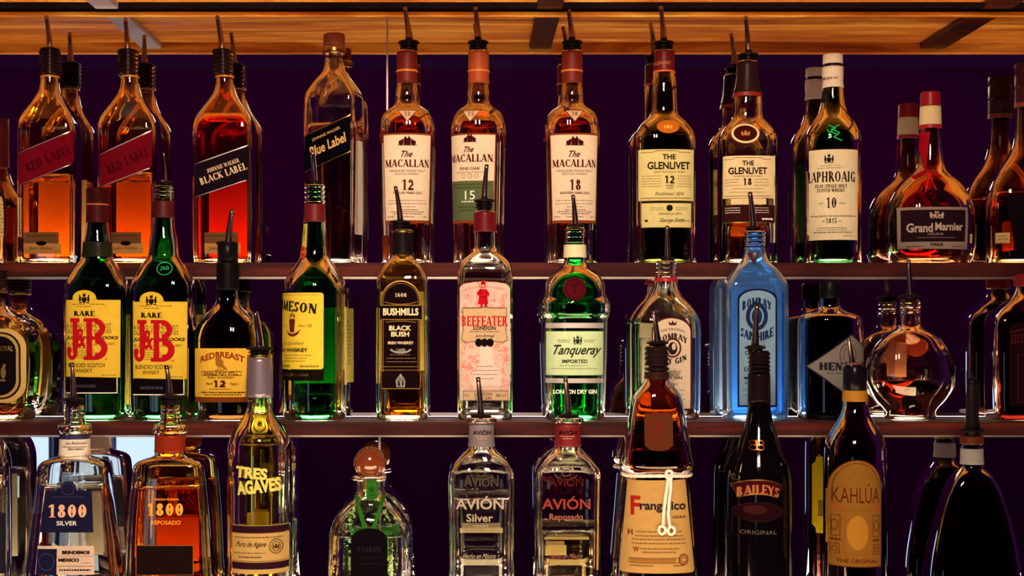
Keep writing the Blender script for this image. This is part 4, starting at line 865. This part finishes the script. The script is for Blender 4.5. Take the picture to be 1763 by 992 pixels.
b.print('back_label', [(paper('e8e0c0', .5), R_(412, 900, 482, 980))], th0=14, back=True)
b.print('back_print', [(YW, T('TRES AGAVES', 447, 820, 14, 60, .05))], back=True, th0=-30, L=5)
# ---- squat bottle with sphere stopper
b = Bottle('tequila_bottle', 'squat clear tequila bottle with round cork ball stopper, green ribbon and black arched tag', 2, 637,
   [(822, 23), (838, 21.5), (848, 22.5), (857, 30), (867, 41), (879, 52), (893, 61.5), (910, 68), (930, 71), (960, 71), (1001, 72)], .66, 2.4, glass('f8fcee', (75, 1.0)), 922, liquid('d4f0b0'), wall=3.5, lit=3)
n = 20; b.lathe('ball_stopper', [(797-28*math.cos(math.pi*i/n), 28*math.sin(math.pi*i/n)) for i in range(n+1)], pmat('glossy_cork', '6a3018', .12, coat=.8, bump=(90, .2))); b.lathe('stopper_shank', [(822, 0), (822, 15), (842, 14), (842, 0)], pmat('raw_cork', 'b8804c', .8))
neckring(b, 817, 828, 32, glass('e8f0d0'))
GR = paper('28601f', .2)
b.print('neck_strip', [(GR, R_(629, 828, 648, 862)), (ink('123c14'), crest(638, 845, 10, 12)+micro(632, 645, 855))], e0=.0012, label='green paper seal strip')
b.print('ribbon', [(GR, P((607, 857), (613, 855), (632, 908), (625, 912))+P((663, 857), (657, 855), (640, 908), (646, 912)))], e0=.002, label='green ribbon in a V')
AT = arched(604, 910, 667, 992, 20)
b.print('hang_tag', [(paper('0e0a10'), tess(AT)), (ink('201820'), serif('PATRON', 636, 946, 9, 40)+micro(618, 654, 960)+micro(618, 654, 970))], e0=.003, label='black arched tag on the ribbon')
b.print('back_label', [(paper('4a9a3c', .5), R_(600, 928, 674, 985))], back=True, label='green back label seen through the spirit')
# ---- pair of square tequilas
def avion(cx, label, cap, inkm, sub, level, lq, tip, base, gold):
    b = Bottle('tequila_bottle', label, 2, cx, [(724, 20), (768, 21), (776, 26), (784, 36), (795, 47), (808, 54.5), (822, 57.5), (850, 57), (975, 55), (984, 56.5), (1001, 56)], .74, 4.5, glass('f8f6f0'), level, lq, wall=4, lit=3)
    b.pourer(tip, base, (714, 720), 18, k=1, r=(3.8, 6.2)); b.lathe('glass_lip', [(719, 14), (719, 24), (721, 27), (727, 27), (729.5, 22), (729.5, 14)], glass('f0ece0'))
    b.sleeve('neck_capsule', 730, 768, plastic(cap, .45), 1.2)
    b.print('capsule_print', [(BLK, T('AVIÓN', cx+1, 746, 9, 32, .02)), (ink('c8a080'), micro(cx-12, cx+14, 753)+micro(cx-8, cx+10, 757))], e0=.0016)
    c = cx-3; b.print('front_print', [(inkm, T('AVIÓN', c, 866, 23, 83, .018)), (gold, T(sub, c, 892, 14, 46 if sub == 'Silver' else 58, .02)),]+([(gold, T('TEQUILA', c+2, 906.5, 5, 28, .02))] if sub == 'Silver' else []), L=5)
    b.print('lower_print', [(gold, T('Hecho en México', c, 958, 9, 56, 0, .4))], L=5)
    b.print('back_print', [(inkm, T('AVIÓN', cx, 838, 18, 60, .02)), (ink('8a8478'), ring(cx, 826, 20, 9, 1.4, 0, 180)+ring(cx, 820, 9, 9, 1.4))], back=True, L=5)
    b.print('back_label', [(paper('e8d8b0', .6), R_(cx-44, 925, cx+44, 934) if sub == 'Silver' else R_(cx-46, 932, cx+46, 942)+R_(cx-46, 956, cx+2, 974))], back=True)
avion(829, 'square clear tequila bottle with grey neck band and clear spirit', '6a6068', ink('94887c'), 'Silver', 857, liquid('fafaf4'), (823, 650), (828, 714), ink('8a8074'))
avion(978, 'square tequila bottle with red neck band, red-edged lettering and pale gold liquid', '64141a', ink('82302a'), 'Reposado', 912, liquid('f0e4b0'), (973, 650), (979, 714), ink('7e4c42'))
# ---- friar-shaped hazelnut liqueur
b = Bottle('liqueur_bottle', 'brown friar-shaped liqueur bottle with knotted white cord round its waist and cream gold label', 2, 1131,
   [(596, 18), (650, 20), (658, 23), (668, 32), (678, 40), (690, 44.5), (730, 51), (765, 58), (790, 64), (799, 65), (806, 62), (811, 57), (816, 53), (821, 53), (828, 56), (880, 60), (940, 65), (1001, 70)], .78, 2.5, glass('c8742a'), 772, liquid('2c0c06'), wall=3)
b.ribs('screw_collar', 597, 640, 21, 5, plastic('1c1010', .3)); b.sleeve('gold_collar', 640, 652, plastic('2a1612', .3), 1.2); b.pourer((1124, 535), (1132, 590), (588, 598), 19, k=1, r=(3.8, 6.2))
up = [(1112, 713), (1118, 716), (1128, 712), (1138, 715), (1150, 712), (1160, 716), (1160, 768), (1150, 775), (1136, 777), (1120, 775), (1112, 768)]
b.print('upper_label', [(paper('5a2c18'), tess(up)), (ink('5a1c18'), T('F', 1137, 742, 30, 17, .02)), (ink('5a2c18'), line(up+up[:1], 1))])
lo = [(1086, 829), (1182, 828), (1184, 832), (1199, 984), (1196, 988), (1072, 988), (1070, 984), (1084, 832)]
GC = paper('c09a5c', .3)
b.print('front_label', [(GC, tess(lo)), (ink('8a1c18'), T('F', 1096, 872, 33, 16, .03)), (ink('241c28'), T('rangelico', 1143, 874, 20, 80, .03)+T('LIQUEUR', 1171, 892, 5, 24, .02)), (ink('6a4830'), sum([micro(1092+k, 1180-k, y, 1.8) for y, k in ((917, 4), (924, 3), (930, -2), (937, -3), (946, 10), (952, 14))], [])+micro(1086, 1126, 975, 2)+micro(1160, 1178, 975, 2)+frame(1084, 962, 1172, 971, .8)), (ink('6a2c18'), T('H', 1087, 918, 10, 8, .03)+T('W', 1096, 947, 9, 10, .03)+ring(1178, 965, 9, 9.5, 2)+ring(1178, 965, 5, 5, 1)), (ink('8a5c28'), R_(1086, 964, 1164, 969))])
# cord: ring around the waist plus two hanging ends with knots
CORD = pmat('white_cord', 'e6d6c8', .7, bump=(400, .8))
def cord(pts, r):
    return tube(pts, [r]*len(pts), 10)
a_, b_, n_ = b.abn(55); zc = b.z(816); pts = []
for i in range(65):
    th = 2*math.pi*i/64; q, w = math.cos(th), math.sin(th); pts.append((a_*1.06*q, b_*1.06*w, zc+.0006*math.sin(th*3)))
def cord_ring(pts, r):
    rings = []
    for k, p in enumerate(pts[:-1]):
        p = Vector(p); t = (Vector(pts[(k+1) % 64])-Vector(pts[(k-1) % 64])).normalized(); w = Vector((0, 0, 1)); u = t.cross(w)
        rr_ = r*(1+.12*math.cos(k*2.5)); rings.append([p+rr_*(math.cos(2*math.pi*i/10)*u+math.sin(2*math.pi*i/10)*w) for i in range(10)])
    rings.append(rings[0]); return revolve(rings, False, False)
v, f = cord_ring(pts, .0022); cr = mesh_obj('cord', v, f, CORD, parent=b.root); cr['label'] = 'white cord tied round the waist with two knotted ends'
def lp(px, py, off): 
    fs = b.fscale; q = b.surf(px, py, off); return q
for path in ([(1152, 817), (1150, 835), (1146, 860), (1143, 885), (1142, 908)], [(1156, 817), (1156, 840), (1153, 862), (1151, 885), (1154, 910)]):
    pts = [lp(x, y, .0035) for x, y in path]; v, f = cord(pts, .0021); mesh_obj('cord_end', v, f, CORD, parent=cr)
for (x, y) in ((1140, 913), (1156, 914), (1153, 818)):
    c0 = lp(x, y, .0035); pts = [c0+Vector((.0042*math.cos(t*.6), -.0012*math.sin(t*1.3)-.001, .005*math.sin(t*.6))) for t in range(12)]
    v, f = cord(pts, .002); mesh_obj('cord_knot', v, f, CORD, parent=cr)
# ---- black cream-liqueur bottle
BG = pmat('black_glass', '050305', .06)
b = Bottle('liqueur_bottle', 'black cream liqueur bottle with gold-edged ribbon label, in front of the blue gin bottle', 2, 1307,
   [(604, 16), (640, 18), (690, 18.5), (715, 21), (740, 27), (765, 36), (785, 44), (800, 49), (815, 53), (835, 55), (1001, 55)], 1, 2, BG, solid=True)
b.ribs('screw_collar', 606, 642, 19, 5, plastic('140c10', .25)); b.pourer((1302, 525), (1300, 596), (596, 606), 18, k=1, r=(4.2, 7)); b.sleeve('neck_capsule', 643, 692, plastic('120a0e', .25), .8)
OO = ink('c8602c', 1)
b.print('neck_emblem', [(OO, ring(1301, 764, 6, 4.5, 1.3)+ring(1301, 772, 7, 5, 1.3)+ring(1313, 764, 6, 4.5, 1.3)+ring(1313, 772, 7, 5, 1.3)+R_(1306.4, 759, 1307.6, 777))], label='orange interlaced letters emblem', L=4)
c = 1307
arcp = lambda r0, r1, a0, a1, cy0: [(c+r0*math.sin(math.radians(a0+(a1-a0)*i/16)), cy0-r0*math.cos(math.radians(a0+(a1-a0)*i/16))) for i in range(17)]+[(c+r1*math.sin(math.radians(a1+(a0-a1)*i/16)), cy0-r1*math.cos(math.radians(a1+(a0-a1)*i/16))) for i in range(17)]
PA = arcp(100, 74, -26, 26, 926); PI_ = arcp(98, 76, -25, 25, 926)
b.print('front_label', [(GOLD, tess(PA)), (paper('3a0c14'), tess(PI_)), (ink('8e5832'), serif('BAILEYS', c, 843, 16, 70, .26, .12, arc=.0055)), (paper('1e0a10'), ell(c, 882, 42, 17)), (ink('2e1216'), ring(c, 882, 42, 17, 1)+ell(c-6, 878, 20, 8)), (ink('544a48'), T('ORIGINAL', c, 917, 7, 62, .0))], L=7)
b.print('back_label', [(paper('d8a820', .2), R_(c-40, 860, c+40, 960))], th0=0, back=True)
# ---- dark red coffee liqueur
b = Bottle('liqueur_bottle', 'dark red coffee liqueur bottle with arched gold brown label and yellow neck band', 2, 1472,
   [(632, 18), (690, 20), (705, 22), (720, 28), (735, 38), (748, 46), (762, 51.5), (780, 54), (1001, 53.5)], 1, 2, glass('7a1c14'), 748, liquid('220606'))
b.lathe('cap', [(631, 0), (631, 18), (634, 20), (670, 20.5), (672, 19), (672, 0)], plastic('0e0a12', .2)); b.sleeve('neck_band', 672, 691, plastic('94661c', .35), 1.6); b.pourer((1459, 582), (1467, 627), (626, 632), 19, k=1, r=(3, 5.5), mat=MATS['chrome_bright'])
c = 1477; A = arched(1434, 793, 1520, 977, 46); BRN = ink('4a1c10')
b.print('front_label', [(paper('745020', .1), tess(A)), (BRN, line(A[2:]+A[:2], 1.4)+line(inset(A, 5)[2:], 1)+T('KAHLÚA', c, 850, 34, 78, .0)+frame(1437, 888, 1450, 925, 1)+frame(1503, 888, 1517, 925, 1)+ring(1442, 906, 5, 10, 1.2)+ring(1510, 906, 5, 10, 1.2)+frame(1436, 938, 1449, 956, 1)+frame(1504, 938, 1516, 956, 1)+ring(1442, 947, 4, 5, 1)+ring(1510, 947, 4, 5, 1)+micro(1436, 1452, 931, 4)+micro(1503, 1517, 931, 4)+T('THE ORIGINAL', c+1, 967, 7, 68, .02)), (ink('7a4420'), P((1500, 880), (1519, 878), (1519, 870), (1512, 868), (1504, 872))+P((1436, 878), (1456, 880), (1452, 872), (1442, 868), (1436, 870))+frame(1456, 880, 1500, 956, 1)), (ink('8a6020'), ell(c, 918, 18, 30))])
b.print('back_label', [(paper('e0c81c', .4), tess([(1430, 800), (1510, 800), (1512, 810), (1520, 815), (1520, 925), (1512, 930), (1510, 940), (1430, 940)])), (BLK, sum([R_(1486, y, 1506, y+1.5) for y in range(880, 910, 3)], []))], th0=10, back=True)
# ---- dark bottle at the right
b = Bottle('liqueur_bottle', 'very dark bottle with black spout at the right end of the bottom shelf', 2, 1676,
   [(764, 17), (772, 18), (800, 18.5), (808, 22), (816, 32), (832, 44), (860, 58), (900, 70), (960, 82), (1001, 86)], .6, 6, glass('2a0a0c'), 850, liquid('3a0c08'), lit=2)
b.lathe('cap', [(750, 0), (750, 18), (752, 20), (764, 20), (765, 18), (765, 0)], plastic('46180e', .35)); b.pourer((1673, 652), (1677, 742), (738, 751), 20, k=1, r=(9, 13), spout=MATS['rubber'])
b.sleeve('neck_label', 772, 799, paper('8a8484'), 1.2)
